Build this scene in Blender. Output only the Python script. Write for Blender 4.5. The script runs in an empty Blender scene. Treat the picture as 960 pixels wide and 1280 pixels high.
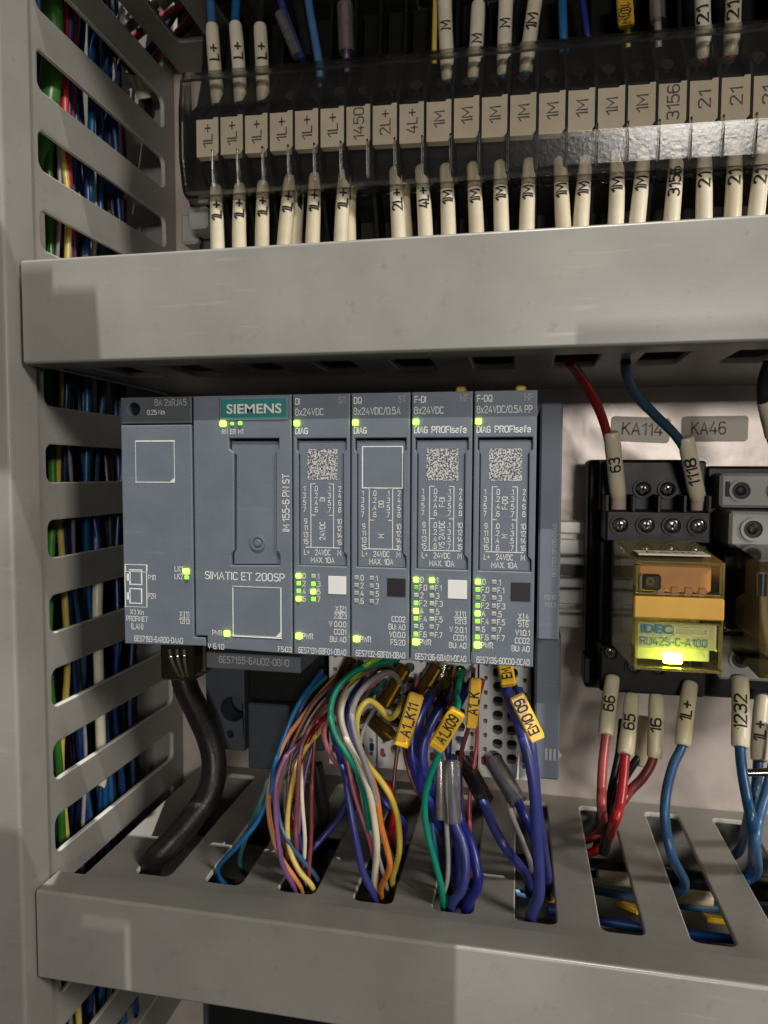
import bpy, bmesh, math, random
from mathutils import Vector, Matrix

# ------------------------------------------------------------------ camera, world, lamps, exposure
S = 0.001                                   # everything below is written in millimetres
SC = bpy.context.scene
COL = SC.collection
FPX, CXP, CYP = 870.0, 480.0, 640.0         # focal length and centre, in pixels of the 960 x 1280 photograph
def _u(v): return Vector(v).normalized()
_Y = _u(((650 - CXP) / FPX, (590 - CYP) / FPX, 1.0))
_X = _u(((3900 + CXP) / FPX, -(575 - CYP) / FPX, -1.0)); _X = (_X - _X.dot(_Y) * _Y).normalized()
_Z = _X.cross(_Y)
if _Z.y > 0: _Z = -_Z
RC = Matrix((_X, _Y, _Z)).transposed()      # camera = RC @ world
CAM = Vector((0.0, -245.0, 0.0))
def _ray(px, py): return RC.transposed() @ Vector(((px - CXP) / FPX, (py - CYP) / FPX, 1.0))
def at(px, py, Y): d = _ray(px, py); return CAM + d * ((Y - CAM.y) / d.y)
def atX(px, py, X): d = _ray(px, py); return CAM + d * ((X - CAM.x) / d.x)
def atZ(px, py, Z): d = _ray(px, py); return CAM + d * ((Z - CAM.z) / d.z)

cd = bpy.data.cameras.new('camera'); cam = bpy.data.objects.new('camera', cd); COL.objects.link(cam)
r0, r1, r2 = RC[0], -RC[1], -RC[2]
cam.matrix_world = Matrix(((r0[0], r1[0], r2[0], CAM.x * S), (r0[1], r1[1], r2[1], CAM.y * S), (r0[2], r1[2], r2[2], CAM.z * S), (0, 0, 0, 1)))
cd.sensor_fit = 'VERTICAL'; cd.sensor_height = 36.0; cd.lens = 36.0 * FPX / 1280.0
cd.clip_start = 0.005; cd.clip_end = 20.0
cd.dof.use_dof = True; cd.dof.focus_distance = 0.184; cd.dof.aperture_fstop = 22.0
SC.camera = cam

W = bpy.data.worlds.new('World'); SC.world = W; W.use_nodes = True
W.node_tree.nodes['Background'].inputs[0].default_value = (1.0, 0.98, 0.95, 1)
W.node_tree.nodes['Background'].inputs[1].default_value = 0.055

def lamp(name, loc, target, size, power, col, sizey=None):
    l = bpy.data.lights.new(name, 'AREA'); l.shape = 'RECTANGLE'; l.size = size; l.size_y = sizey or size
    l.energy = power; l.color = col
    o = bpy.data.objects.new(name, l); COL.objects.link(o); o.location = Vector(loc) * S
    o.rotation_euler = (Vector(target) - Vector(loc)).to_track_quat('-Z', 'Y').to_euler()
    return o
KEY = Vector((150, -850, 1900))
lamp('ceiling_lamp', KEY, (-20, -70, 0), 0.004, 58, (1.0, 0.96, 0.88))
lamp('aisle_lamp', (330, -1500, 150), (0, -40, -20), 0.30, 6.2, (1.0, 0.95, 0.88), 0.12)
lamp('room_lamp', (1000, -700, 620), (-20, -40, -20), 0.30, 13.0, (1.0, 0.94, 0.86), 0.2)

vs = SC.view_settings; vs.view_transform = 'Standard'; vs.look = 'None'; vs.exposure = 0.0; vs.gamma = 1.0; vs.use_curve_mapping = False
SC.render.engine = 'CYCLES'
SC.cycles.use_denoising = True
SC.cycles.transparent_max_bounces = 24; SC.cycles.max_bounces = 10
SC.cycles.sample_clamp_indirect = 6.0
random.seed(7)

# ------------------------------------------------------------------ materials
MATS = {}
def mat(name, rgb, rough=0.5, metal=0.0, var=0.08, vscale=90.0, bump=0.0, bscale=900.0, rvar=0.08, spec=0.5, alpha_mix=None, dirt=0.0, coat=0.0, trans=0.0, sss=0.0, rnd=0.0, scuff=0.0):
    m = bpy.data.materials.new(name); m.use_nodes = True; nt = m.node_tree; N = nt.nodes; L = nt.links
    b = N['Principled BSDF']; b.inputs['Metallic'].default_value = metal
    b.inputs['Specular IOR Level'].default_value = spec
    b.inputs['Coat Weight'].default_value = coat
    b.inputs['Transmission Weight'].default_value = trans
    if sss: b.inputs['Subsurface Weight'].default_value = sss; b.inputs['Subsurface Scale'].default_value = 0.001
    tc = N.new('ShaderNodeTexCoord'); nz = N.new('ShaderNodeTexNoise'); nz.inputs['Scale'].default_value = vscale; nz.inputs['Detail'].default_value = 5
    geo = N.new('ShaderNodeNewGeometry'); L.new(geo.outputs['Position'], nz.inputs['Vector'])
    mx = N.new('ShaderNodeMix'); mx.data_type = 'RGBA'
    mx.inputs['A'].default_value = (*[c * (1 - var) for c in rgb], 1); mx.inputs['B'].default_value = (*[min(1, c * (1 + var)) for c in rgb], 1)
    rp = N.new('ShaderNodeMapRange'); rp.inputs['From Min'].default_value = 0.3; rp.inputs['From Max'].default_value = 0.7
    L.new(nz.outputs['Fac'], rp.inputs['Value']); L.new(rp.outputs['Result'], mx.inputs['Factor'])
    outc = mx.outputs['Result']
    if dirt:
        n2 = N.new('ShaderNodeTexNoise'); n2.inputs['Scale'].default_value = 260; n2.inputs['Detail'].default_value = 8; n2.inputs['Roughness'].default_value = 0.65
        L.new(geo.outputs['Position'], n2.inputs['Vector'])
        r2_ = N.new('ShaderNodeMapRange'); r2_.inputs['From Min'].default_value = 0.60; r2_.inputs['From Max'].default_value = 0.78; r2_.inputs['To Max'].default_value = dirt
        L.new(n2.outputs['Fac'], r2_.inputs['Value'])
        m2 = N.new('ShaderNodeMix'); m2.data_type = 'RGBA'; m2.inputs['B'].default_value = (rgb[0] * .45, rgb[1] * .43, rgb[2] * .4, 1)
        L.new(outc, m2.inputs['A']); L.new(r2_.outputs['Result'], m2.inputs['Factor']); outc = m2.outputs['Result']
    if scuff:                                   # fine rubbed lines and wiped smudges
        mp = N.new('ShaderNodeMapping'); mp.inputs['Scale'].default_value = (60, 900, 700); mp.inputs['Rotation'].default_value = (0.1, 0.2, 0.15); L.new(geo.outputs['Position'], mp.inputs['Vector'])
        n4 = N.new('ShaderNodeTexNoise'); n4.inputs['Scale'].default_value = 1.0; n4.inputs['Detail'].default_value = 6; L.new(mp.outputs['Vector'], n4.inputs['Vector'])
        n5 = N.new('ShaderNodeTexNoise'); n5.inputs['Scale'].default_value = 24; n5.inputs['Detail'].default_value = 4; n5.inputs['Distortion'].default_value = 1.2; L.new(geo.outputs['Position'], n5.inputs['Vector'])
        a4 = N.new('ShaderNodeMapRange'); a4.inputs['From Min'].default_value = 0.60; a4.inputs['From Max'].default_value = 0.74; a4.inputs['To Max'].default_value = scuff; L.new(n4.outputs['Fac'], a4.inputs['Value'])
        a5 = N.new('ShaderNodeMapRange'); a5.inputs['From Min'].default_value = 0.45; a5.inputs['From Max'].default_value = 0.68; L.new(n5.outputs['Fac'], a5.inputs['Value'])
        mm = N.new('ShaderNodeMath'); mm.operation = 'MULTIPLY'; L.new(a4.outputs['Result'], mm.inputs[0]); L.new(a5.outputs['Result'], mm.inputs[1])
        m4 = N.new('ShaderNodeMix'); m4.data_type = 'RGBA'; m4.inputs['B'].default_value = (*[min(1, c * 1.75 + .03) for c in rgb], 1); L.new(mm.outputs[0], m4.inputs['Factor']); L.new(outc, m4.inputs['A']); outc = m4.outputs['Result']
    if rnd:
        oi = N.new('ShaderNodeObjectInfo'); hs = N.new('ShaderNodeHueSaturation'); v_ = N.new('ShaderNodeMapRange'); v_.inputs['To Min'].default_value = 1 - rnd; v_.inputs['To Max'].default_value = 1 + rnd * .4; L.new(oi.outputs['Random'], v_.inputs['Value'])
        L.new(v_.outputs['Result'], hs.inputs['Value']); s_ = N.new('ShaderNodeMapRange'); s_.inputs['To Min'].default_value = 1 + rnd; s_.inputs['To Max'].default_value = 1 - rnd; L.new(oi.outputs['Random'], s_.inputs['Value']); L.new(s_.outputs['Result'], hs.inputs['Saturation'])
        L.new(outc, hs.inputs['Color']); outc = hs.outputs['Color']
    L.new(outc, b.inputs['Base Color'])
    rr = N.new('ShaderNodeMapRange'); rr.inputs['To Min'].default_value = max(0.02, rough - rvar); rr.inputs['To Max'].default_value = min(1, rough + rvar)
    L.new(nz.outputs['Fac'], rr.inputs['Value']); L.new(rr.outputs['Result'], b.inputs['Roughness'])
    if bump:
        n3 = N.new('ShaderNodeTexNoise'); n3.inputs['Scale'].default_value = bscale; n3.inputs['Detail'].default_value = 3
        L.new(geo.outputs['Position'], n3.inputs['Vector'])
        bp = N.new('ShaderNodeBump'); bp.inputs['Strength'].default_value = bump; bp.inputs['Distance'].default_value = 0.0003
        L.new(n3.outputs['Fac'], bp.inputs['Height']); L.new(bp.outputs['Normal'], b.inputs['Normal'])
    MATS[name] = m; return m
def emit(name, rgb, strength, base=None):
    m = mat(name, base or rgb, 0.3, var=0.02); b = m.node_tree.nodes['Principled BSDF']
    b.inputs['Emission Color'].default_value = (*rgb, 1); b.inputs['Emission Strength'].default_value = strength; return m
def clear(name, tint, rough=0.08, ior=1.45, bump=0.0, haze=0.0, hazecol=(0.5, 0.5, 0.5), bscale=700):
    m = bpy.data.materials.new(name); m.use_nodes = True; nt = m.node_tree; N = nt.nodes; L = nt.links
    for n in list(N):
        if n.type == 'BSDF_PRINCIPLED': N.remove(n)
    out = [n for n in N if n.type == 'OUTPUT_MATERIAL'][0]
    tr = N.new('ShaderNodeBsdfTransparent'); tr.inputs[0].default_value = (*tint, 1)
    gl = N.new('ShaderNodeBsdfGlossy'); gl.inputs['Roughness'].default_value = rough
    df = N.new('ShaderNodeBsdfDiffuse'); df.inputs[0].default_value = (*hazecol, 1)
    fr = N.new('ShaderNodeFresnel'); fr.inputs['IOR'].default_value = ior
    ms = N.new('ShaderNodeMixShader'); m0 = N.new('ShaderNodeMixShader'); 
    geo = N.new('ShaderNodeNewGeometry'); nz = N.new('ShaderNodeTexNoise'); nz.inputs['Scale'].default_value = bscale; nz.inputs['Detail'].default_value = 4
    L.new(geo.outputs['Position'], nz.inputs['Vector'])
    hz = N.new('ShaderNodeMapRange'); hz.inputs['To Min'].default_value = haze * .5; hz.inputs['To Max'].default_value = haze * 1.5
    L.new(nz.outputs['Fac'], hz.inputs['Value']); L.new(hz.outputs['Result'], m0.inputs[0])
    L.new(tr.outputs[0], m0.inputs[1]); L.new(df.outputs[0], m0.inputs[2])
    if bump:
        bp = N.new('ShaderNodeBump'); bp.inputs['Strength'].default_value = bump; bp.inputs['Distance'].default_value = 0.0003
        L.new(nz.outputs['Fac'], bp.inputs['Height']); L.new(bp.outputs['Normal'], gl.inputs['Normal'])
    L.new(fr.outputs[0], ms.inputs[0]); L.new(m0.outputs[0], ms.inputs[1]); L.new(gl.outputs[0], ms.inputs[2]); L.new(ms.outputs[0], out.inputs[0])
    MATS[name] = m; return m

mat('duct_grey', (0.232, 0.224, 0.204), 0.34, var=0.11, vscale=48, bump=0.05, bscale=1300, dirt=0.45, rvar=0.14, scuff=0.5, spec=0.45)
mat('duct_cover', (0.232, 0.224, 0.204), 0.32, var=0.13, vscale=30, bump=0.04, bscale=900, dirt=0.5, rvar=0.16, scuff=0.4, spec=0.45)
mat('plc_grey', (0.113, 0.132, 0.165), 0.5, scuff=0.35, var=0.06, vscale=120, bump=0.25, bscale=5000, spec=0.4, dirt=0.12)
mat('plc_dark', (0.060, 0.067, 0.079), 0.5, var=0.06, vscale=120, bump=0.25, bscale=5000, spec=0.4)
mat('plc_light', (0.15, 0.168, 0.198), 0.5, var=0.06, vscale=120, bump=0.2, bscale=5000)
mat('duct_edge', (0.52, 0.50, 0.45), 0.36, var=0.12, vscale=90)
mat('black_plastic', (0.009, 0.009, 0.009), 0.40, var=0.2, vscale=150, bump=0.15, bscale=2500, spec=0.28)
mat('terminal_black', (0.007, 0.007, 0.0065), 0.5, var=0.2, vscale=150, spec=0.22)
mat('black_rubber', (0.009, 0.0088, 0.008), 0.36, var=0.2, vscale=150, bump=0.3, bscale=1200, spec=0.35)
mat('grey_socket', (0.36, 0.36, 0.34), 0.5, var=0.08, vscale=200, bump=0.1, dirt=0.3)
mat('plate_zinc', (0.64, 0.555, 0.505), 0.36, metal=0.30, var=0.20, vscale=42, bump=0.4, bscale=160, rvar=0.12, dirt=0.10)
mat('rail_steel', (0.86, 0.82, 0.78), 0.30, metal=0.2, var=0.08, vscale=60, rvar=0.1)
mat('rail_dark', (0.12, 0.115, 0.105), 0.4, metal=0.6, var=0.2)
mat('screw_steel', (0.26, 0.25, 0.235), 0.20, metal=1.0, var=0.1)
mat('white_plastic', (0.80, 0.80, 0.77), 0.45, var=0.05, vscale=200, dirt=0.2)
mat('hole_dark', (0.02, 0.02, 0.02), 0.6, var=0.1)
mat('print_white', (0.62, 0.63, 0.62), 0.6, var=0.10, vscale=1500)
mat('print_grey', (0.30, 0.31, 0.32), 0.6, var=0.10, vscale=1500)
mat('print_black', (0.012, 0.012, 0.014), 0.55, var=0.2, vscale=800)
mat('print_teal', (0.02, 0.17, 0.24), 0.5, var=0.1)
mat('print_marker', (0.13, 0.12, 0.115), 0.6, var=0.15, vscale=900)
_cp = mat('code_patch', (0.245, 0.25, 0.255), 0.6, var=0.78, vscale=2600, rvar=0.02)     # coarse mottled print
_cp.node_tree.nodes['Map Range'].inputs['From Min'].default_value = 0.47; _cp.node_tree.nodes['Map Range'].inputs['From Max'].default_value = 0.53
mat('brand_teal', (0.022, 0.17, 0.165), 0.45, var=0.04)
mat('sticker_white', (0.62, 0.62, 0.61), 0.5, var=0.02)
mat('sticker_black', (0.008, 0.008, 0.008), 0.5, var=0.1)
mat('led_off', (0.27, 0.29, 0.29), 0.4, var=0.04)
mat('led_pale', (0.32, 0.42, 0.30), 0.4, var=0.04)
emit('led_on', (0.46, 1.0, 0.03), 11.0, (0.3, 0.5, 0.05))
emit('led_mid', (0.25, 0.80, 0.03), 1.1, (0.2, 0.4, 0.08))
emit('led_low', (0.20, 0.60, 0.02), 0.35, (0.12, 0.3, 0.05))
emit('relay_led', (0.75, 1.0, 0.06), 26.0, (0.5, 0.6, 0.05))
mat('sleeve_cream', (0.76, 0.68, 0.50), 0.36, rnd=0.14, var=0.06, vscale=160, bump=0.06, bscale=900, spec=0.5, dirt=0.14)
mat('marker_cream', (0.90, 0.80, 0.63), 0.5, rnd=0.06, var=0.05, vscale=160)
mat('ferrule_pink', (0.62, 0.47, 0.42), 0.45, var=0.06)
mat('tag_yellow', (0.66, 0.385, 0.02), 0.30, var=0.07, vscale=150, spec=0.6, coat=0.3)
mat('label_tape', (0.62, 0.545, 0.45), 0.5, var=0.08, vscale=140)
mat('relay_yellow', (0.74, 0.42, 0.06), 0.5, var=0.06, vscale=200)
mat('relay_orange', (0.78, 0.38, 0.17), 0.5, var=0.1, vscale=200)
mat('relay_pink', (0.74, 0.34, 0.25), 0.5, var=0.1)
mat('relay_label', (0.74, 0.73, 0.50), 0.5, var=0.04)
mat('relay_cream', (0.66, 0.60, 0.42), 0.5, var=0.08)
mat('copper_brown', (0.16, 0.075, 0.03), 0.4, var=0.2, vscale=400)
WC = dict(blue=(0.019, 0.080, 0.185), lightblue=(0.04, 0.15, 0.34), navy=(0.018, 0.026, 0.19), darkblue=(0.012, 0.035, 0.12), steelblue=(0.015, 0.055, 0.10),
          red=(0.42, 0.035, 0.04), darkred=(0.20, 0.018, 0.018), pink=(0.47, 0.09, 0.12), green=(0.016, 0.24, 0.15), earth=(0.035, 0.17, 0.02), yellow=(0.62, 0.46, 0.07),
          white=(0.66, 0.60, 0.46), grey=(0.30, 0.275, 0.28), orange=(0.60, 0.20, 0.04), brown=(0.17, 0.065, 0.035), maroon=(0.20, 0.05, 0.05), violet=(0.21, 0.10, 0.22), black=(0.012, 0.012, 0.012), teal=(0.02, 0.14, 0.15), lime=(0.30, 0.52, 0.02))
for k, c in WC.items(): mat('wire_' + k, c, 0.36, rnd=0.12, dirt=0.25, rvar=0.12, var=0.14, vscale=130, bump=0.08, bscale=700, spec=0.5)
clear('clear_cover', (0.95, 0.94, 0.92), 0.17, 1.40, bump=0.12, haze=0.004, hazecol=(0.5, 0.48, 0.45), bscale=900)
clear('clear_sleeve', (0.86, 0.84, 0.80), 0.10, 1.5, haze=0.16, hazecol=(0.62, 0.58, 0.52))
clear('clear_relay', (0.90, 0.85, 0.60), 0.06, 1.45, haze=0.22, hazecol=(0.50, 0.43, 0.14))
clear('clear_front', (0.97, 0.94, 0.80), 0.05, 1.42, haze=0.03, hazecol=(0.6, 0.55, 0.25))
clear('clear_smoke', (0.80, 0.74, 0.58), 0.10, 1.45, haze=0.05, hazecol=(0.35, 0.27, 0.14))
clear('clear_amber', (0.55, 0.38, 0.10), 0.12, 1.45, haze=0.20, hazecol=(0.28, 0.17, 0.04))

# ------------------------------------------------------------------ mesh helpers
ORG = {}
class MB:
    def __init__(s): s.v = []; s.f = []
    def add(s, vs, fs):
        n = len(s.v); s.v += [Vector(p) for p in vs]; s.f += [tuple(i + n for i in q) for q in fs]; return s
    def box(s, x0, x1, y0, y1, z0, z1, b=0.3, M=None):
        lo = (x0, y0, z0); hi = (x1, y1, z1); b = min(b, (x1 - x0) * .45, (y1 - y0) * .45, (z1 - z0) * .45)
        vs = []; idx = {}
        for sx in (0, 1):
            for sy in (0, 1):
                for sz in (0, 1):
                    for ax in range(3):
                        p = [hi[0] - b if sx else lo[0] + b, hi[1] - b if sy else lo[1] + b, hi[2] - b if sz else lo[2] + b]
                        sg = (sx, sy, sz)[ax]; p[ax] = hi[ax] if sg else lo[ax]
                        idx[(sx, sy, sz, ax)] = len(vs); vs.append(p)
        fs = []
        sq = [(0, 0), (1, 0), (1, 1), (0, 1)]
        for ax in range(3):
            o = [a for a in range(3) if a != ax]
            for sg in (0, 1):
                q = []
                for (a, c) in sq:
                    k = [0, 0, 0]; k[ax] = sg; k[o[0]] = a; k[o[1]] = c; q.append(idx[(*k, ax)])
                fs.append(q)
        for ax in range(3):
            o = [a for a in range(3) if a != ax]
            for (a, c) in sq:
                q = []
                for sg, oo in ((0, o[0]), (0, o[1]), (1, o[1]), (1, o[0])):
                    k = [0, 0, 0]; k[ax] = sg; k[o[0]] = a; k[o[1]] = c; q.append(idx[(*k, oo)])
                fs.append(q)
        for sx in (0, 1):
            for sy in (0, 1):
                for sz in (0, 1): fs.append([idx[(sx, sy, sz, a)] for a in range(3)])
        if M is not None: vs = [M @ Vector(p) for p in vs]
        return s.add(vs, fs)
    def prism(s, poly, f0, f1):               # two rings of points joined: f0(p), f1(p) give 3-D
        n = len(poly); vs = [f0(p) for p in poly] + [f1(p) for p in poly]
        fs = [[i, (i + 1) % n, (i + 1) % n + n, i + n] for i in range(n)] + [list(range(n))[::-1], [i + n for i in range(n)]]
        return s.add(vs, fs)
    def tube(s, pts, r, n=10, caps=True, squash=None):
        pts = [Vector(p) for p in pts]; m = len(pts); rs = r if isinstance(r, (list, tuple)) else [r] * m
        T = [(pts[min(i + 1, m - 1)] - pts[max(i - 1, 0)]).normalized() for i in range(m)]
        up = Vector((0, 1, 0)) if abs(T[0].y) < .9 else Vector((1, 0, 0)); a = (up - up.dot(T[0]) * T[0]).normalized()
        vs = []
        for i in range(m):
            a = (a - a.dot(T[i]) * T[i]).normalized(); b = T[i].cross(a)
            for k in range(n):
                t = 2 * math.pi * k / n; vs.append(pts[i] + (a * math.cos(t) * (squash or 1) + b * math.sin(t)) * rs[i])
        fs = [[i * n + k, i * n + (k + 1) % n, (i + 1) * n + (k + 1) % n, (i + 1) * n + k] for i in range(m - 1) for k in range(n)]
        if caps: fs += [list(range(n))[::-1], [(m - 1) * n + k for k in range(n)]]
        return s.add(vs, fs)
    def disc(s, c, ax, r, h, n=20, r2=None):
        c = Vector(c); ax = Vector(ax).normalized(); return s.tube([c, c + ax * h], [r, r2 if r2 is not None else r], n)
    def ring(s, c, ax, ro, ri, h, n=22):
        c = Vector(c); ax = Vector(ax).normalized(); up = Vector((0, 0, 1)) if abs(ax.z) < .9 else Vector((1, 0, 0)); a = (up - up.dot(ax) * ax).normalized(); b = ax.cross(a)
        vs = []
        for (r, o) in ((ro, 0), (ro, h), (ri, h), (ri, 0)):
            for k in range(n): t = 2 * math.pi * k / n; vs.append(c + ax * o + (a * math.cos(t) + b * math.sin(t)) * r)
        fs = [[q * n + k, q * n + (k + 1) % n, ((q + 1) % 4) * n + (k + 1) % n, ((q + 1) % 4) * n + k] for q in range(4) for k in range(n)]
        return s.add(vs, fs)
def build(name, mb, m, parent=None, loc=None, smooth=False, edge=None):
    o0 = ORG[parent.name] if parent is not None else Vector(loc or (0, 0, 0))
    me = bpy.data.meshes.new(name); me.from_pydata([tuple((p - o0) * S) for p in mb.v], [], mb.f); me.materials.append(MATS[m])
    bm = bmesh.new(); bm.from_mesh(me); bmesh.ops.recalc_face_normals(bm, faces=bm.faces); bm.to_mesh(me); bm.free()
    if smooth:
        me.polygons.foreach_set('use_smooth', [True] * len(me.polygons)); me.set_sharp_from_angle(angle=math.radians(40))
    ob = bpy.data.objects.new(name, me); COL.objects.link(ob)
    if edge:
        me.materials.append(MATS[edge]); ax = max(range(3), key=lambda a: sum(abs(p.normal[a]) * p.area for p in me.polygons))
        for p in me.polygons:
            if abs(p.normal[ax]) < .93: p.material_index = 1
    if smooth == 'w': md = ob.modifiers.new('even_shading', 'WEIGHTED_NORMAL'); md.keep_sharp = True
    if parent is not None: ob.parent = parent
    else: ob.location = o0 * S
    ORG[ob.name] = o0
    if name == 'lettering': ob['kind'] = 'stuff'
    return ob
def tag(o, label, cat, group=None, kind=None):
    o['label'] = label; o['category'] = cat
    if group: o['group'] = group
    if kind: o['kind'] = kind
    return o
def struct(o, label=None):
    o['kind'] = 'structure'
    if label: o['label'] = label
    return o
def thing(name, loc, label, cat, group=None):
    o = bpy.data.objects.new(name, None); COL.objects.link(o); o.location = Vector(loc) * S; o.empty_display_size = 0.005
    ORG[o.name] = Vector(loc); return tag(o, label, cat, group)

def rrect(x0, x1, y0, y1, r, n=5):
    P = []
    for cx, cy, a in ((x1 - r, y1 - r, 0), (x0 + r, y1 - r, 90), (x0 + r, y0 + r, 180), (x1 - r, y0 + r, 270)):
        for k in range(n + 1): t = math.radians(a + 90 * k / n); P.append((cx + r * math.cos(t), cy + r * math.sin(t)))
    return P
def slab(outline, holes, t, fmap, bev=0.3):   # flat sheet with openings and softened edges
    c = bpy.data.curves.new('sheet', 'CURVE'); c.dimensions = '2D'; c.fill_mode = 'BOTH'; c.extrude = max(0.01, t / 2 - bev); c.bevel_depth = bev; c.bevel_resolution = 2; c.offset = -bev
    for P in [outline] + holes:
        sp = c.splines.new('POLY'); sp.points.add(len(P) - 1); sp.use_cyclic_u = True
        for q, (x, y) in zip(sp.points, P): q.co = (x, y, 0, 1)
    o = bpy.data.objects.new('sheet', c); me = o.to_mesh()
    mb = MB().add([fmap(v.co) for v in me.vertices], [tuple(p.vertices) for p in me.polygons])
    o.to_mesh_clear(); bpy.data.objects.remove(o); bpy.data.curves.remove(c); return mb

# plain engraving letters drawn as strokes (x, y on a grid six units high); SIEMENS and IDEC use the built-in outline letters
SF = {
'0': ['1,0 2.6,0 3.6,1 3.6,5 2.6,6 1,6 0,5 0,1 1,0'], '1': ['.2,4.5 1.9,6 1.9,0'], '2': ['0,4.8 .2,5.5 1,6 2.6,6 3.5,5.2 3.5,4.2 0,0 3.7,0'],
'3': ['.1,5.4 1,6 2.6,6 3.5,5.3 3.5,3.9 2.6,3.2 1.3,3.2', '2.6,3.2 3.6,2.4 3.6,.9 2.6,0 1,0 0,.7'], '4': ['2.2,6 0,1.6 3.9,1.6', '2.9,3.2 2.9,0'],
'5': ['3.3,6 .4,6 .2,3.3 1.2,3.8 2.5,3.8 3.6,2.9 3.6,1 2.6,0 1,0 0,.7'], '6': ['3.3,5.5 2.6,6 1,6 0,5 0,1 1,0 2.6,0 3.6,.9 3.6,2.5 2.6,3.4 1,3.4 0,2.6'],
'7': ['0,6 3.6,6 1.2,0'], '8': ['1,0 2.6,0 3.6,.9 3.6,2.3 2.6,3.2 1,3.2 0,2.3 0,.9 1,0', '1,3.2 .2,4 .2,5.2 1,6 2.6,6 3.4,5.2 3.4,4 2.6,3.2'],
'9': ['.3,.5 1,0 2.6,0 3.6,1 3.6,5 2.6,6 1,6 0,5.1 0,3.5 1,2.6 2.6,2.6 3.6,3.4'],
'A': ['0,0 2,6 4,0', '.7,1.9 3.3,1.9'], 'B': ['0,0 0,6 2.4,6 3.3,5.3 3.3,4 2.4,3.2 0,3.2', '2.4,3.2 3.6,2.4 3.6,.8 2.6,0 0,0'], 'C': ['3.5,.8 2.6,0 1,0 0,1 0,5 1,6 2.6,6 3.5,5.2'],
'D': ['0,0 0,6 2.3,6 3.6,4.9 3.6,1.1 2.3,0 0,0'], 'E': ['3.3,0 0,0 0,6 3.3,6', '0,3.1 2.8,3.1'], 'F': ['0,0 0,6 3.2,6', '0,3 2.7,3'], 'G': ['3.5,5.2 2.6,6 1,6 0,5 0,1 1,0 2.6,0 3.6,.8 3.6,2.9 2,2.9'],
'H': ['0,0 0,6', '3.6,0 3.6,6', '0,3.1 3.6,3.1'], 'I': ['0,0 0,6'], 'J': ['0,.8 .8,0 1.8,0 2.6,.8 2.6,6'], 'K': ['0,0 0,6', '3.5,6 0,2.4', '1.2,3.5 3.7,0'], 'L': ['0,6 0,0 3.1,0'],
'M': ['0,0 0,6 2.2,2 4.4,6 4.4,0'], 'N': ['0,0 0,6 3.7,0 3.7,6'], 'O': ['1,0 2.8,0 3.8,1 3.8,5 2.8,6 1,6 0,5 0,1 1,0'], 'P': ['0,0 0,6 2.5,6 3.5,5.1 3.5,3.5 2.5,2.6 0,2.6'],
'Q': ['1,0 2.8,0 3.8,1 3.8,5 2.8,6 1,6 0,5 0,1 1,0', '2.2,1.8 3.9,-.3'], 'R': ['0,0 0,6 2.5,6 3.5,5.1 3.5,3.7 2.5,2.8 0,2.8', '1.9,2.8 3.7,0'], 'S': ['0,.8 1,0 2.5,0 3.5,.9 3.5,2.3 2.6,3.1 1,3.3 .1,4.1 .1,5.2 1,6 2.4,6 3.3,5.3'],
'T': ['0,6 3.8,6', '1.9,6 1.9,0'], 'U': ['0,6 0,1 1,0 2.6,0 3.6,1 3.6,6'], 'V': ['0,6 1.9,0 3.8,6'], 'W': ['0,6 1.3,0 2.7,5 4.1,0 5.4,6'], 'X': ['0,6 3.7,0', '0,0 3.7,6'], 'Y': ['0,6 1.9,2.8 3.8,6', '1.9,2.8 1.9,0'], 'Z': ['0,6 3.5,6 0,0 3.6,0'],
'a': ['.3,3.9 1,4.3 2.2,4.3 2.9,3.5 2.9,0', '2.9,2.5 1,2.5 0,1.7 0,.7 .8,0 2,0 2.9,.7'], 'e': ['0,2.2 3,2.2 3,3.4 2.2,4.3 .9,4.3 0,3.4 0,.9 .9,0 2.2,0 2.9,.5'], 'f': ['.8,0 .8,5.2 1.5,6 2.3,6', '0,4.2 2.1,4.2'],
's': ['0,.5 .8,0 2,0 2.7,.7 2.7,1.5 2,2.1 .8,2.3 .1,2.9 .1,3.6 .8,4.3 1.9,4.3 2.6,3.8'], 'x': ['0,4.3 2.9,0', '0,0 2.9,4.3'], 'n': ['0,0 0,4.3', '0,3.3 1,4.3 2,4.3 2.8,3.5 2.8,0'], 'm': ['0,0 0,4.3', '0,3.4 .9,4.3 1.6,4.3 2.3,3.5 2.3,0', '2.3,3.5 3.2,4.3 3.8,4.3 4.6,3.5 4.6,0'],
'-': ['0,2.6 2,2.6'], '/': ['0,-.5 2.3,6.3'], '.': ['0,0 0,.35'], ':': ['0,.6 0,1', '0,3.4 0,3.8'], '+': ['0,2.9 3.6,2.9', '1.8,1.1 1.8,4.7'], '(': ['1,6.5 .2,5.2 0,3 .2,.8 1,-.5'], ')': ['0,6.5 .8,5.2 1,3 .8,.8 0,-.5'], '_': ['0,-.4 3.4,-.4']}
_TX = {}
_fc = bpy.data.curves.new('lettering', 'FONT'); _fc.resolution_u = 3; _fo = bpy.data.objects.new('lettering', _fc)
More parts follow.
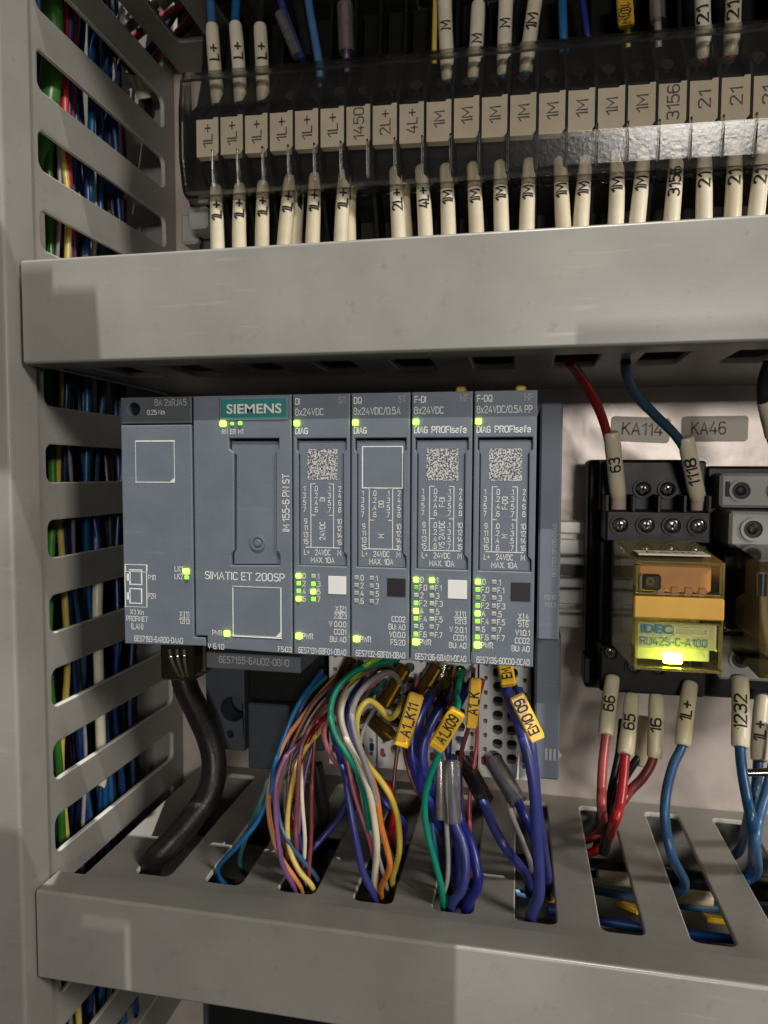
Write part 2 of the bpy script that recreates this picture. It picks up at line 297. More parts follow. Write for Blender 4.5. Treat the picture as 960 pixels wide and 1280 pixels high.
def strokes(s, wt):
    vs, fs, x = [], [], 0.0
    for ch in s:
        if ch == ' ': x += 2.2; continue
        S_ = [[tuple(float(q) for q in p.split(',')) for p in st.split()] for st in SF[ch]]; wd = max(p[0] for st in S_ for p in st)
        for P in S_:
            closed = P[0] == P[-1] and len(P) > 2; n = len(P); L_, R_ = [], []
            for i, (px, py) in enumerate(P):
                a = P[i - 1] if i else (P[-2] if closed else None); b = P[i + 1] if i < n - 1 else (P[1] if closed else None)
                d1 = Vector((px - a[0], py - a[1])).normalized() if a else None; d2 = Vector((b[0] - px, b[1] - py)).normalized() if b else None
                if d1 is None: d1 = d2
                if d2 is None: d2 = d1
                t = (d1 + d2); t = t.normalized() if t.length > 1e-4 else d1
                k = min(1.6, 1 / max(.35, t.dot(d1))) * wt / 2; nx, ny = -t.y * k, t.x * k
                e = 0 if closed or 0 < i < n - 1 else (wt * .35) * (-1 if i == 0 else 1)
                L_.append((x + px + nx + t.x * e, py + ny + t.y * e)); R_.append((x + px - nx + t.x * e, py - ny + t.y * e))
            o = len(vs); vs += L_ + R_
            fs += [(o + i, o + i + 1, o + n + i + 1, o + n + i) for i in range(n - 1)]
        x += wd + 1.35
    return vs, fs
def glyphs(s, bold=0.0, font=False):
    k = (s, bold, font)
    if k not in _TX:
        if font:
            _fc.body = s; _fc.size = 1.0; _fc.offset = bold; _fc.fill_mode = 'FRONT'
            me = _fo.to_mesh(); vs = [(v.co.x / 0.682, v.co.y / 0.682) for v in me.vertices]; fs = [tuple(p.vertices) for p in me.polygons]; _fo.to_mesh_clear()
        else:
            vs, fs = strokes(s, .80 + bold * 22); vs = [(a / 6, b / 6) for a, b in vs]
        x0 = min((v[0] for v in vs), default=0); x1 = max((v[0] for v in vs), default=1)
        _TX[k] = ([(x - x0, y) for x, y in vs], fs, x1 - x0)
    return _TX[k]
def put(mb, s, o, right, up, h, w=None, al='c', bold=0.0, xs=0.85, font=False):
    vs, fs, tw = glyphs(s, bold, font); sx = (w / tw) if w else h * xs
    off = {'l': 0, 'c': -tw * sx / 2, 'r': -tw * sx}[al]; o = Vector(o); right = Vector(right); up = Vector(up)
    mb.add([o + right * (x * sx + off) + up * ((y - .5) * h) for x, y in vs], fs)
def wrap(mb, s, c, axis, n, r, h, w, bold=0.014):   # lettering laid round a sleeve, read along its axis
    vs, fs, tw = glyphs(s, bold); sx = w / tw; side = Vector(axis).cross(n).normalized()
    if side.x > 0: side = -side
    def q(p):
        a = p[1] / r; return c + axis * p[0] + (n * math.cos(a) + side * math.sin(a)) * r
    tris = []
    for f in fs:
        for i in range(1, len(f) - 1): tris.append([((vs[j][0] - tw / 2) * sx, (vs[j][1] - .5) * h) for j in (f[0], f[i], f[i + 1])])
    L2 = (r * 0.35) ** 2; out = []
    while tris:
        t = tris.pop(); d = [(t[(i + 1) % 3][1] - t[i][1]) ** 2 for i in range(3)]; m = max(range(3), key=lambda i: d[i])
        if d[m] > L2:
            a, b, cc = t[m], t[(m + 1) % 3], t[(m + 2) % 3]; h2 = ((a[0] + b[0]) / 2, (a[1] + b[1]) / 2); tris += [[a, h2, cc], [h2, b, cc]]
        else: out.append(t)
    for t in out: mb.add([q(p) for p in t], [(0, 1, 2)])

def spline(P, k=7):
    P = [Vector(p) for p in P]
    if len(P) < 3: return P
    Q = [P[0] * 2 - P[1]] + P + [P[-1] * 2 - P[-2]]; out = []
    for i in range(1, len(Q) - 2):
        a, b, c, d = Q[i - 1:i + 3]
        for j in range(k):
            t = j / k; out.append(0.5 * ((2 * b) + (c - a) * t + (2 * a - 5 * b + 4 * c - d) * t * t + (3 * b - a - 3 * c + d) * t ** 3))
    return out + [P[-1]]
def pt(p):
    if p[0] == 'w': return Vector(p[1:])
    if p[0] == 'z':
        q = atZ(p[1], p[2], p[3])
        if -122 < p[3] < -116.5:                # a wire goes down through the nearest slot of the lower duct, clear of its rim
            k = round((q.x + 103.8) / 21.9); a = -109.2 + 21.9 * k; q.x = min(max(q.x, a + 1.6), a + 9.2); q.y = min(max(q.y, -63.0), 1.0)
        return q
    if p[0] == 'x': return atX(p[1], p[2], p[3])
    return at(*p)
def wire(color, pts, r, label, group=None, tail=None, name='wire', m=None):
    P = [pt(p) for p in pts]
    if tail: P += [P[-1] + Vector(t) for t in tail]
    o = build(name, MB().tube(spline(P), r, 10), m or 'wire_' + color, None, tuple(P[0]), True)
    return tag(o, label, 'wire', group)
def sleeve(w, A, B, text=None, r=2.2, h=None, m='sleeve_cream', pos=0.5, tw=None, flare=1.0, name='marker_sleeve', stub=None):
    A, B = pt(A), pt(B); ax = (A - B).normalized(); L = (A - B).length; n = CAM - (A + B) / 2; n = (n - n.dot(ax) * ax).normalized()
    bow = n * random.uniform(-.25, .25) + ax.cross(n) * random.uniform(-.3, .3)
    P = [B + ax * L * t + bow * (4 * t * (1 - t)) for t in (0, .02, .15, .35, .55, .75, .92, .98, 1)]
    R = [r * .82, r * .97, r * 1.02, r * 1.0, r * .98, r * 1.0 * flare, r * .97 * flare, r * .92 * flare, r * .8 * flare]
    so = build(name, MB().tube(P, R, 16), m, w, None, True)
    if text:
        mb = MB(); hh = h or 2.9; ww = tw or hh * .80 * len(text)
        wrap(mb, text, B + ax * L * pos + bow * (4 * pos * (1 - pos)), ax, n, r * 1.035, hh, ww)
        build('lettering', mb, 'print_black', so)
    if stub: build('ferrule_collar', MB().tube([pt(stub[0]), pt(stub[1])], [r * .9, r * .75], 14), 'ferrule_pink', w, None, True)
    return so
def flag(w, A, B, text, width=4.6, Y=None, m='tag_yellow', thick=2.2, tw=None, name='tag_holder', h=2.5, pos=.5):   # flat printed tag holder clipped on a wire
    A, B = pt(A), pt(B); ax = (A - B).normalized(); L = (A - B).length; n = CAM - (A + B) / 2; n = (n - n.dot(ax) * ax).normalized(); sd = ax.cross(n)
    c = (A + B) / 2; M = Matrix(((sd.x, n.x, ax.x, c.x), (sd.y, n.y, ax.y, c.y), (sd.z, n.z, ax.z, c.z), (0, 0, 0, 1)))
    fo = build(name, MB().box(-width / 2, width / 2, -thick / 2, thick / 2, -L / 2, L / 2, .5, M), m, w)
    e = MB().box(-width / 2 + .25, width / 2 - .25, thick / 2 - .2, thick / 2 + .35, -L / 2 - .25, -L / 2 + 1.4, .45, M)
    build('end_lip', e, m, fo)
    if text:
        mb = MB(); side = sd if sd.x < 0 else -sd
        put(mb, text, B + ax * L * pos + n * (thick / 2 + .06), ax, side, h, tw, bold=.02); build('lettering', mb, 'print_black', fo)
    return fo

# ------------------------------------------------------------------ the setting: mounting plate
PL = 10.0
struct(build('mounting_plate', MB().box(-330, 330, PL, PL + 3, -330, 330, .5), 'plate_zinc'))

# ------------------------------------------------------------------ wiring ducts
XW = -131.9
t = thing('wiring_duct', (XW - 30, PL, -200), 'vertical grey slotted wiring duct on the left with coloured wires inside', 'wiring duct', 'slotted wiring ducts')
holes = []
for k in range(-10, 9):
    z0 = 18.3 - 21.75 * 0 + 21.75 * k; holes.append(rrect(-69, 1.5, z0, z0 + 10.9, 2.6))
build('slotted_wall', slab([(-79, -215), (PL - .3, -215), (PL - .3, 215), (-79, 215)], holes, 1.8, lambda c: (XW - .9 + c.z, c.x, c.y), .5), 'duct_grey', t, None, 'w', 'duct_edge')
build('outer_wall', MB().box(XW - 62, XW - 60, -79, PL - .3, -215, 215), 'duct_grey', t)
build('back_wall', MB().box(XW - 59.7, XW - 2.2, PL - 2.2, PL - .3, -215, 215), 'duct_grey', t)
cv = MB(); Yc = -84.5
prof = [(XW + .9, -73.5), (XW + .9, Yc + 1.2), (XW + .55, Yc + .4), (XW - .3, Yc), (XW - 63, Yc), (XW - 63, Yc + 2), (XW - 1.2, Yc + 2), (XW - .35, Yc + 2.6), (XW + .05, -73.5)]
cv.prism(prof, lambda p: (p[0], p[1], -215), lambda p: (p[0], p[1], 215))
build('cover', cv, 'duct_cover', t, None, 'w')

def h_duct(loc, label, za, zb, x0, slots_side, holes, wallx0):
    t = thing('wiring_duct', loc, label, 'wiring duct', 'slotted wiring ducts'); x1 = 150; F = -80
    c = MB(); e = .9
    prof = [(-70.5, zb), (F + e, zb), (F + .3, zb - .3), (F, zb - e), (F, za + e), (F + .3, za + .3), (F + e, za), (-70.5, za), (-70.5, za + .9), (F + 1.8, za + .9), (F + 1.5, za + 1.5), (F + 1.5, zb - 1.5), (F + 1.8, zb - .9), (-70.5, zb - .9)]
    c.prism(prof, lambda p: (x0, p[0], p[1]), lambda p: (x1, p[0], p[1])); build('cover', c, 'duct_cover', t, None, 'w')
    zs = zb - 2.0 if slots_side == 'top' else za + 2.0
    zo = za + 2.0 if slots_side == 'top' else zb - 2.0
    build('slotted_wall', slab([(wallx0, -77), (x1, -77), (x1, PL - .3), (wallx0, PL - .3)], holes, 1.8, lambda q: (q.x, q.y, zs + q.z), .5), 'duct_grey', t, None, 'w', 'duct_edge')
    build('opposite_wall', MB().box(wallx0, x1, -77, PL - .3, zo - .9, zo + .9), 'duct_grey', t)
    build('back_wall', MB().box(wallx0, x1, PL - 2.4, PL - .3, min(zs, zo) + 1.2, max(zs, zo) - 1.2), 'duct_grey', t)
    return t
h_duct((10, PL, 28.2), 'horizontal grey wiring duct with plain cover, above the controller', 28.2, 55.4, -129.7, 'bottom',
       [rrect(-120.8 + 21.55 * k, -109.8 + 21.55 * k, -69, -41.5, 2.2) for k in range(0, 12)], -129.4)
h_duct((10, PL, -142), 'horizontal grey wiring duct with long slots, below the controller', -142, -116.4, -130.2, 'top',
       [rrect(-109.2 + 21.9 * k, -98.4 + 21.9 * k, -65, 3.2, 2.0) for k in range(0, 12)], -123.0)

h_duct((10, PL, 150), 'horizontal grey wiring duct above the terminal row, only its shaded underside showing', 150, 177, -129.7, 'bottom',
       [rrect(-120.8 + 21.55 * k, -109.8 + 21.55 * k, -65, -8, 2.2) for k in range(0, 12)], -129.4)
# unseen sheets added above and behind the viewpoint, cut to cast the ceiling-lamp shadows
t = thing('shadow_blocker', (-30, -272, 400), 'unseen grey sheets added above the viewpoint to cast shadows', 'shadow blocker')
def shade(P, sp=.25):
    out = []
    for x, z in P:
        a = Vector((x, -80, z)); out.append(a + (KEY - a) * sp)
    return out
def shade_plate(name, P, holes=()):
    f = lambda q: q
    Q = shade(P); y = Q[0].y
    H = [[(q.x, q.z) for q in shade(h)] for h in holes]
    build(name, slab([(q.x, q.z) for q in Q], H, 2.0, lambda c: (c.x, y + c.z, c.y), .2), 'duct_grey', t)
shade_plate('side_blocker', [(-260, 50), (-121, 50), (-121, 44), (-108.5, 44), (-106, -2), (-109, -7), (-115, -8.5), (-260, -8.5)])
shade_plate('cross_blocker', [(-126, -112), (-126, -36), (12, -36), (12, 30), (260, 30), (260, -112), (-14, -112), (-14, -170), (-260, -170), (-260, -112)],
            [[(-116.5, -119), (-101.5, -119), (-101.5, -150), (-103.8, -150), (-103.8, -127), (-116.5, -127)]])

# ------------------------------------------------------------------ rails
def rail(zc, x0, x1, label, ribs=()):
    c = MB(); d = .7
    pr = [(PL - .3, -12), (PL - .3, 12), (PL - 6.5, 12), (PL - 6.5, 17.5), (PL - 7.6, 17.5), (PL - 7.6, 11), (PL - 1.4, 11), (PL - 1.4, -11), (PL - 7.6, -11), (PL - 7.6, -17.5), (PL - 6.5, -17.5), (PL - 6.5, -12)]
    c.prism(pr, lambda p: (x0, p[0], p[1] + zc), lambda p: (x1, p[0], p[1] + zc))
    ro = tag(build('mounting_rail', c, 'rail_steel', None, (0, PL, zc)), label, 'mounting rail', 'steel mounting rails')
    for za, zb, y in ribs: build('ridge', MB().box(2.5, 58, y, 2.2, zb, za, .45), 'rail_steel', ro)
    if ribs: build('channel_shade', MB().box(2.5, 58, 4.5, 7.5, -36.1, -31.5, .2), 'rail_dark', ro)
rail(-34, -100, 140, 'steel mounting rail running behind the controller and the relays',
     [(-16.5, -20.8, -2.6), (-22.7, -28.1, -.6), (-28.7, -31.4, -3.0), (-36.2, -39.5, -1.0), (-40.1, -45.0, -1.8), (-46.4, -47.6, -3.4), (-48.6, -53.0, -2.2)])
rail(103, -118, 140, 'steel mounting rail behind the row of terminal blocks')

# ------------------------------------------------------------------ controller
YF = -73.5; ZT = 19.6; ZB = -47.7
RIGHT, UP = (1, 0, 0), (0, 0, 1)
def tx(mb, s, px, py, hpx, wpx=None, al='c', Y=YF, bold=0.0, rot=False, font=False):
    p = at(px, py, Y - .07); k = (at(px + 10, py, Y) - at(px, py, Y)).length / 10; kz = (at(px, py + 10, Y) - at(px, py, Y)).length / 10
    if rot: put(mb, s, p, UP, (-1, 0, 0), hpx * k, wpx * kz if wpx else None, al, bold)
    else: put(mb, s, p, RIGHT, UP, hpx * kz, wpx * k if wpx else None, al, bold, .85, font)
def pbox(mb, x0, y0, x1, y1, Y, dep=.15, b=.05, sink=.3):
    a = at(x0, y0, Y); c = at(x1, y1, Y); mb.box(a.x, c.x, Y - dep, Y + sink, c.z, a.z, b)
def pframe(mb, x0, y0, x1, y1, wpx, Y, dep=.06):
    pbox(mb, x0, y0, x1, y0 + wpx, Y, dep, .01, .02); pbox(mb, x0, y1 - wpx, x1, y1, Y, dep, .01, .02)
    pbox(mb, x0, y0 + wpx, x0 + wpx, y1 - wpx, Y, dep, .01, .02); pbox(mb, x1 - wpx, y0 + wpx, x1, y1 - wpx, Y, dep, .01, .02)
def led(par, px, py, w, h, m, Y=YF, dep=.5):
    mb = MB(); pbox(mb, px - w / 2, py - h / 2, px + w / 2, py + h / 2, Y, dep, .18); return build('indicator_lamp', mb, m, par)

# bus adapter
xa, xb, xc = -105.8, -85.3, -82.0; xi = -57.7
t = thing('bus_adapter', (-95, PL, -48), 'dark grey network bus adapter module at the left end of the controller', 'bus adapter')
pr = [(xa, 12.2), (xb, 12.2), (xb, -44.6), (xc, -44.6), (xc, -46.9), (xa, -47.4)]
c = MB(); ch = .35
c.prism(pr, lambda p: (p[0], YF + ch, p[1]), lambda p: (p[0], 0, p[1]))
cx_, cz_ = sum(p[0] for p in pr) / 6, sum(p[1] for p in pr) / 6
body = slab(pr, [], 6, lambda q: (q.x, YF + 3 + q.z, q.y), .35); c.v += []; 
build('housing', body, 'plc_grey', t); build('housing_core', MB().box(xa + .4, xb - .4, YF + 5, 0, -46.5, 11.8, .2), 'plc_dark', t)
o = at(166.8, 511.6, YF)
cap = slab([(xa, 12.55), (xb, 12.55), (xb, ZT), (xa, ZT)], [[(o.x + 1.75 * math.cos(a * math.pi / 12), o.z + 1.75 * math.sin(a * math.pi / 12)) for a in range(24)]], 7, lambda q: (q.x, YF + 3.6 + q.z, q.y), .3)
build('screw_cap', cap, 'plc_dark', t); build('screw_well', MB().box(xa + .5, xb - .5, YF + 7.2, 0, 12.6, ZT - .3), 'hole_dark', t)
g = MB(); tx(g, 'BA 2xRJ45', 213, 503, 7.5, 40, Y=YF + .1); build('lettering', g, 'print_grey', t)
g = MB(); tx(g, '0.25 Nm', 195, 515.3, 5.5, 22, Y=YF + .1)
pframe(g, 169, 550.7, 218.6, 603.4, 1.3, YF)
q0 = at(212, 603, YF); q1 = at(218, 603, YF); q2 = at(218, 597, YF); g.add([(q0.x, YF - .07, q0.z), (q1.x, YF - .07, q1.z), (q2.x, YF - .07, q2.z)], [(0, 1, 2)])
pframe(g, 155.8, 705, 184.3, 715.5, 1.7, YF); 
for y0 in (711.5, 735):
    pframe(g, 161.5, y0, 178, y0 + 20, 1.9, YF); pbox(g, 158.5, y0 + 5.5, 162.5, y0 + 14.5, YF, .06, .01, .02)
for a, b_, c_, d_ in ((155.8, 715, 157.5, 759), (182.6, 715, 184.3, 759.4), (155.8, 757.7, 184.3, 759.4)): pbox(g, a, b_, c_, d_, YF, .06, .01, .02)
tx(g, 'P1R', 190, 722, 6, 10); tx(g, 'P2R', 190, 745, 6, 10)
tx(g, 'LK1', 223.5, 711, 6.3, 10.5); tx(g, 'LK2', 223.5, 720.5, 6.3, 10.5)
tx(g, 'X1 Xn', 171, 765, 5.6, 17); tx(g, 'PROFINET', 171.5, 773.5, 6, 27); tx(g, '(LAN)', 171.5, 783, 6.5, 15)
tx(g, 'X  11', 230.5, 767.5, 6, 12); tx(g, '12 13', 230.5, 776.5, 6, 13); pbox(g, 224, 771.6, 237, 772.5, YF, .05, .01, .02); pbox(g, 230, 764, 230.8, 780, YF, .05, .01, .02)
tx(g, '6ES7193-6AR00-0AA0', 198, 799.5, 6.6, 61)
build('lettering', g, 'print_white', t)
led(t, 233, 714, 7, 6.5, 'led_on'); led(t, 233.5, 721.8, 5, 5, 'led_mid')

# interface module
t = thing('interface_module', (-71, PL, -48), 'wide grey interface module with teal brand plate and door, right of the bus adapter', 'interface module')
x0 = xb + .55
pr = [(x0, ZT), (xi, ZT), (xi, -47.7), (xc + .5, -47.3), (xc + .5, -44.1), (x0, -44.1)]
door = [(286, 548), (348.5, 548), (348.5, 561), (345, 566), (345, 688), (349.7, 693), (349.7, 707), (289, 707), (289, 693), (292, 688), (292, 566), (286, 561)]
dp = [(at(*p, YF).x, at(*p, YF).z) for p in door]
build('housing', slab(pr, [dp], 6, lambda q: (q.x, YF + 3 + q.z, q.y), .3), 'plc_grey', t)
build('housing_core', MB().box(x0 + .3, xi - .3, YF + 5.5, 2, -43.8, ZT - .3), 'plc_dark', t)
ddr = [(p[0] + (.38 if p[0] < -66 else -.22), p[1] + (-.7 if p[1] > -20 else .15)) for p in dp]
dr = build('door', slab(ddr, [], 4.6, lambda q: (q.x, YF + 3.05 + q.z, q.y), .35), 'plc_grey', t)
o = at(321, 679, YF); g = MB().ring((o.x, YF + .75, o.z), (0, -1, 0), 2.0, 1.5, .35, 26); g.disc((o.x, YF + .75, o.z), (0, -1, 0), 1.1, .4, 20, .8); build('press_point', g, 'plc_grey', dr, None, True)
g = MB(); pbox(g, 276.6, 498.5, 358.5, 523, YF, .25, .12); bp = build('brand_plate', g, 'brand_teal', t)
g = MB(); pframe(g, 275.4, 497.3, 359.7, 524.2, 1.1, YF, .2); build('plate_rim', g, 'plc_light', bp)
g = MB(); tx(g, 'SIEMENS', 317.2, 510.8, 11.2, 69, Y=YF - .26, bold=.02, font=True); build('lettering', g, 'sticker_white', bp)
g = MB()
for s_, x_ in (('RN', 281), ('ER', 291.2), ('MT', 301.5)): tx(g, s_, x_, 539.5, 5.6, 7.0)
tx(g, 'IM 155-6 PN ST', 357.3, 628.5, 8, 72, rot=True)
tx(g, 'SIMATIC ET 200SP', 305.3, 720.5, 9, 100)
pframe(g, 290.5, 733, 352, 796.6, 1.6, YF)
q0 = at(345, 796, YF); q1 = at(351.5, 796, YF); q2 = at(351.5, 789, YF); g.add([(q0.x, YF - .07, q0.z), (q1.x, YF - .07, q1.z), (q2.x, YF - .07, q2.z)], [(0, 1, 2)])
tx(g, 'PWR', 271.5, 791, 6, 12.5); tx(g, 'V 6.1.0', 270, 808, 6.2, 20.5); tx(g, 'FS:03', 356, 811.6, 6, 17)
build('lettering', g, 'print_white', t)
led(t, 279, 529.6, 6.8, 6.8, 'led_on'); led(t, 290.5, 529.8, 4, 4, 'led_mid'); led(t, 300.5, 529.2, 5, 5, 'led_mid'); led(t, 284, 791.8, 6.5, 7, 'led_on')
ys = -58.0; a = at(257.5, 815, ys); b_ = at(376, 839.5, ys)
st = build('order_strip', MB().box(a.x, b_.x, ys, ys + 22, b_.z - .6, a.z, .3), 'plc_light', t)
g = MB(); tx(g, '6ES7155-6AU02-0BN0', 317, 826.5, 8, 88, Y=ys); build('lettering', g, 'print_white', st)
# lower housing of the interface module
yl = -34.0; o = at(290, 887, yl); o2 = at(287, 918, yl)
circ = lambda o, r: [(o.x + r * math.cos(k * math.pi / 14), o.z + r * math.sin(k * math.pi / 14)) for k in range(28)]
build('lower_housing', slab([(-101, -92), (-87.5, -92), (-87.5, -48), (-101, -48)], [circ(o, 4.1), circ(o2, 1.3)], 9, lambda q: (q.x, yl + 4.5 + q.z, q.y), .4), 'plc_dark', t)
build('lower_core', MB().box(-100.5, -64, yl + 12, 4, -95, -46), 'plc_dark', t)
build('lower_block', MB().box(-86.8, -72.5, yl + 1, yl + 12, -98, -76, .5), 'plc_dark', t)
build('lower_cheek', MB().box(-86.8, -60.5, yl + 2, yl + 12, -75.3, -48, .5), 'black_plastic', t)

# I/O modules: positions in a module are given in pixels of the first one, relative to its own corner
def io_module(i, label, name1, name2, spec2, colr, fs, patch, code, ver, rows, profi, led_rows, cc, mid1, mid2, wr, framed):
    x0 = -57.25 + 15.37 * i; x1 = x0 + 14.95; k = 14.95 / 71.0
    t = thing('io_module', ((x0 + x1) / 2, PL, ZB), label, 'io module', 'slim input and output modules beside the interface module')
    kz = (ZT - ZB) / 326.0
    X = lambda px: x0 + (px - 367) * k
    Z = lambda py: ZT - (py - 491.5) * kz
    F = YF
    rec = [(374.5, 546), (433.5, 546), (433.5, 560), (430, 564), (430, 686), (434, 690), (434, 704), (373.5, 704), (373.5, 690), (373.5, 564), (371.5, 560), (371.5, 546)]
    rp = [(X(a), Z(b)) for a, b in rec]
    build('housing', slab([(x0, ZB), (x1, ZB), (x1, ZT), (x0, ZT)], [rp], 5, lambda q: (q.x, F + 2.5 + q.z, q.y), .3), 'plc_grey', t)
    build('housing_core', MB().box(x0 + .25, x1 - .25, F + 4.8, -30, ZB + .3, ZT - .3), 'plc_dark', t)
    xm, zm = sum(p[0] for p in rp) / len(rp), sum(p[1] for p in rp) / len(rp)
    ins = [(xm + (p[0] - xm) * .965, zm + (p[1] - zm) * .982 - .35) for p in rp]
    pn = build('label_panel', slab(ins, [], 4, lambda q: (q.x, F + 2.55 + q.z, q.y), .3), 'plc_grey', t)
    def T(g, s, px, py, h, w=None, al='c', Y=F, rot=False, bold=0.0):
        p = (X(px), Y - .06, Z(py))
        if rot: put(g, s, p, UP, (-1, 0, 0), h * k, w * kz if w else None, al, bold)
        else: put(g, s, p, RIGHT, UP, h * kz, w * k if w else None, al, bold)
    def B(g, a, b, c, d, Y=F, dep=.05): g.box(X(a), X(c), Y - dep, Y + .03, Z(d), Z(b), .01)
    g = MB(); T(g, name1, 370, 500.3, 7.2, None, 'l', bold=.008); T(g, name2, 369.7, 513.3, 7.8, (36, 57, 35, 63)[i], 'l')
    T(g, 'DIAG', 370, 536.6, 7, 16, 'l', bold=.01)
    if profi: T(g, 'PROFIsafe', 390.5, 536.4, 7.2, 41, 'l', bold=.008)
    PY = F + .55
    def col(g, xs, ys, ss, h=6):
        for y_, s_ in zip(ys, ss): T(g, s_, xs, y_, h, None, 'c', PY)
    sh = wr
    ya = [608 + sh, 616.5 + sh, 625.3 + sh, 634 + sh]; yb = [648.5 + sh, 657 + sh, 665.6 + sh, 674.3 + sh]
    p_ = MB()
    col(p_, 380.5, ya, '1357'); col(p_, 382.0, yb, ['9', '11', '13', '15']); col(p_, 425, ya, '2468'); col(p_, 424.5, yb, ['10', '12', '14', '16'])
    col(p_, 395, ya, ['.0', '.2', '.4', '.6']); col(p_, 411.5, ya, ['.1', '.3', '.5', '.7'])
    if rows == 2: col(p_, 395, yb, ['.0', '.2', '.4', '.6']); col(p_, 411.5, yb, ['.1', '.3', '.5', '.7'])
    for xx in (388.5, 417.2): B(p_, xx - .4, 602 + sh, xx + .4, 681, PY)
    for y_ in (602 + sh, 641 + sh):
        B(p_, 388.5, y_ - .4, 394.5, y_ + .4, PY); B(p_, 411.5, y_ - .4, 417.5, y_ + .4, PY)
    B(p_, 381.5, 681, 425.5, 681.9, PY)
    T(p_, mid1, 403.2, 621 + sh, 6, None, 'c', PY, True); T(p_, mid2, 403.2, 660.5 + sh, 6.4, None, 'c', PY, True)
    T(p_, 'L+', 383.3, 687.5, 6.4, 7, 'c', PY); T(p_, '24VDC', 403.5, 687.5, 6.4, 20, 'c', PY); T(p_, 'M', 424.5, 687.5, 6.4, 4.6, 'c', PY); T(p_, 'MAX. 10A', 403.5, 697, 6.4, 30, 'c', PY)
    if framed:
        for a in ((379.5, 555.5, 429.5, 556.7), (379.5, 606, 429.5, 607.2), (379.5, 556.7, 380.8, 606), (428.2, 556.7, 429.5, 606)): B(p_, *a, PY)
    build('lettering', p_, 'print_white', pn)
    q = MB()
    if not framed: B(q, 384.5, 559, 422, 597, PY); build('print_patch', q, 'code_patch', pn)
    h_ = MB(); T(h_, spec2, 433.3, 499.5, 7.2, 9.5, 'r'); build('lettering', h_, 'print_grey', t)
    # lamps
    n = len(led_rows); dy = 9.65 if n == 4 else 9.55
    for r_, (a, la, b, lb) in enumerate(led_rows):
        y_ = 717.2 + dy * r_
        for xx, m_, s_ in ((373.5, a, la), (392.3, b, lb)):
            g2 = MB(); g2.box(X(xx - 2.8), X(xx + 2.8), F - (.5 if m_ in ('led_on',) else .15), F + .3, Z(y_ + 2.7), Z(y_ - 2.7), .12); build('indicator_lamp', g2, m_, t)
            T(g, s_, xx + 3.9, y_, 6.4, None, 'l')
    yp = 793.6
    g2 = MB(); g2.box(X(370.2), X(376.9), F - .55, F + .3, Z(yp + 3.4), Z(yp - 3.4), .15); build('indicator_lamp', g2, 'led_on', t)
    T(g, 'PWR', 378, yp, 6.6, 14, 'l', bold=.005)
    g2 = MB(); g2.box(X(369), X(375.2), F - .55, F + .3, Z(530.2), Z(523.9), .15); build('indicator_lamp', g2, 'led_on', t)
    g2 = MB(); g2.box(X(411.3), X(433.8), F - .12, F + .1, Z(738.8), Z(716.3), .04); build('colour_code_patch', g2, patch, t)
    y0 = 757
    if ver[0]:
        T(g, ver[0][0], 422.2, y0, 6, None, 'c'); T(g, ver[0][1], 430.4, y0, 6, None); T(g, ver[0][2], 422.2, y0 + 9, 6, None); T(g, ver[0][3], 430.4, y0 + 9, 6, None)
        B(g, 418.6, y0 + 4.1, 434, y0 + 4.8); B(g, 425.9, y0 - 4, 426.6, y0 + 13)
    for j, s_ in enumerate(ver[1]): T(g, s_, 433.8, 795.6 - 9.6 * (len(ver[1]) - 1 - j), 6.4, None, 'r')
    T(g, code, 372.7, 811.6, 7, 61, 'l')
    build('lettering', g, 'print_white', t)
    if profi:
        build('coding_tab', MB().box(x0 + 9.7, x0 + 12.4, F + 12, F + 16, ZT - .2, ZT + 2.6, .5), 'tag_yellow', t)
    return t
ON, MI, LO, PA, OF = 'led_on', 'led_mid', 'led_low', 'led_pale', 'led_off'
io_module(0, 'slim module headed DI with white square patch and eight lamps lit green', 'DI', '8x24VDC', 'ST', 0, 0, 'sticker_white', '6ES7131-6BF01-0BA0',
          (('X', '21', '22', '23'), ('V 0.0.0', 'CC01', 'BU: A0')), 1, False, [(ON, '.0', PA, '.1'), (MI, '.2', MI, '.3'), (MI, '.4', ON, '.5'), (ON, '.6', MI, '.7')], 0, 'DI', '24VDC', 0, False)
io_module(1, 'slim module headed DQ with black square patch and eight unlit channel lamps', 'DQ', '8x24VDC/0.5A', 'ST', 0, 0, 'sticker_black', '6ES7132-6BF01-0BA0',
          (None, ('CC02', 'BU: A0', 'V0.0.0', 'FS:20')), 1, False, [(OF, '.%d' % (2 * r), OF, '.%d' % (2 * r + 1)) for r in range(4)], 0, 'DQ', 'M', 5, True)
def frow(states):
    out = []
    for r, (a, b) in enumerate(states):
        j = (r // 2) * 2; pf = 'F.' if r % 2 else '.'; out.append((a, '%s%d' % (pf, j), b, '%s%d' % (pf, j + 1)))
    return out
io_module(2, 'slim module headed F-DI with white square patch and sixteen channel lamps', 'F-DI', '8x24VDC', 'HF', 0, 0, 'sticker_white', '6ES7136-6BA01-0CA0',
          (('X', '11', '12', '13'), ('V 2.0.1', 'CC01', 'BU: A0')), 2, True, frow([(ON, ON), (LO, PA), (PA, PA), (MI, PA), (ON, PA), (MI, PA), (PA, OF), (MI, OF)]), 0, 'F-DI', 'VS 24VDC', 2, False)
io_module(3, 'slim module headed F-DQ with black square patch and sixteen channel lamps', 'F-DQ', '8x24VDC/0.5A PP', 'HF', 0, 0, 'sticker_black', '6ES7136-6DC00-0CA0',
          (('X', '4', '5', '6'), ('V1.0.1', 'CC02', 'BU: A0')), 2, True, frow([(ON, OF), (MI, OF), (LO, OF), (MI, OF), (ON, OF), (MI, OF), (PA, OF), (MI, OF)]), 0, 'F-DQ', 'M', 2, False)

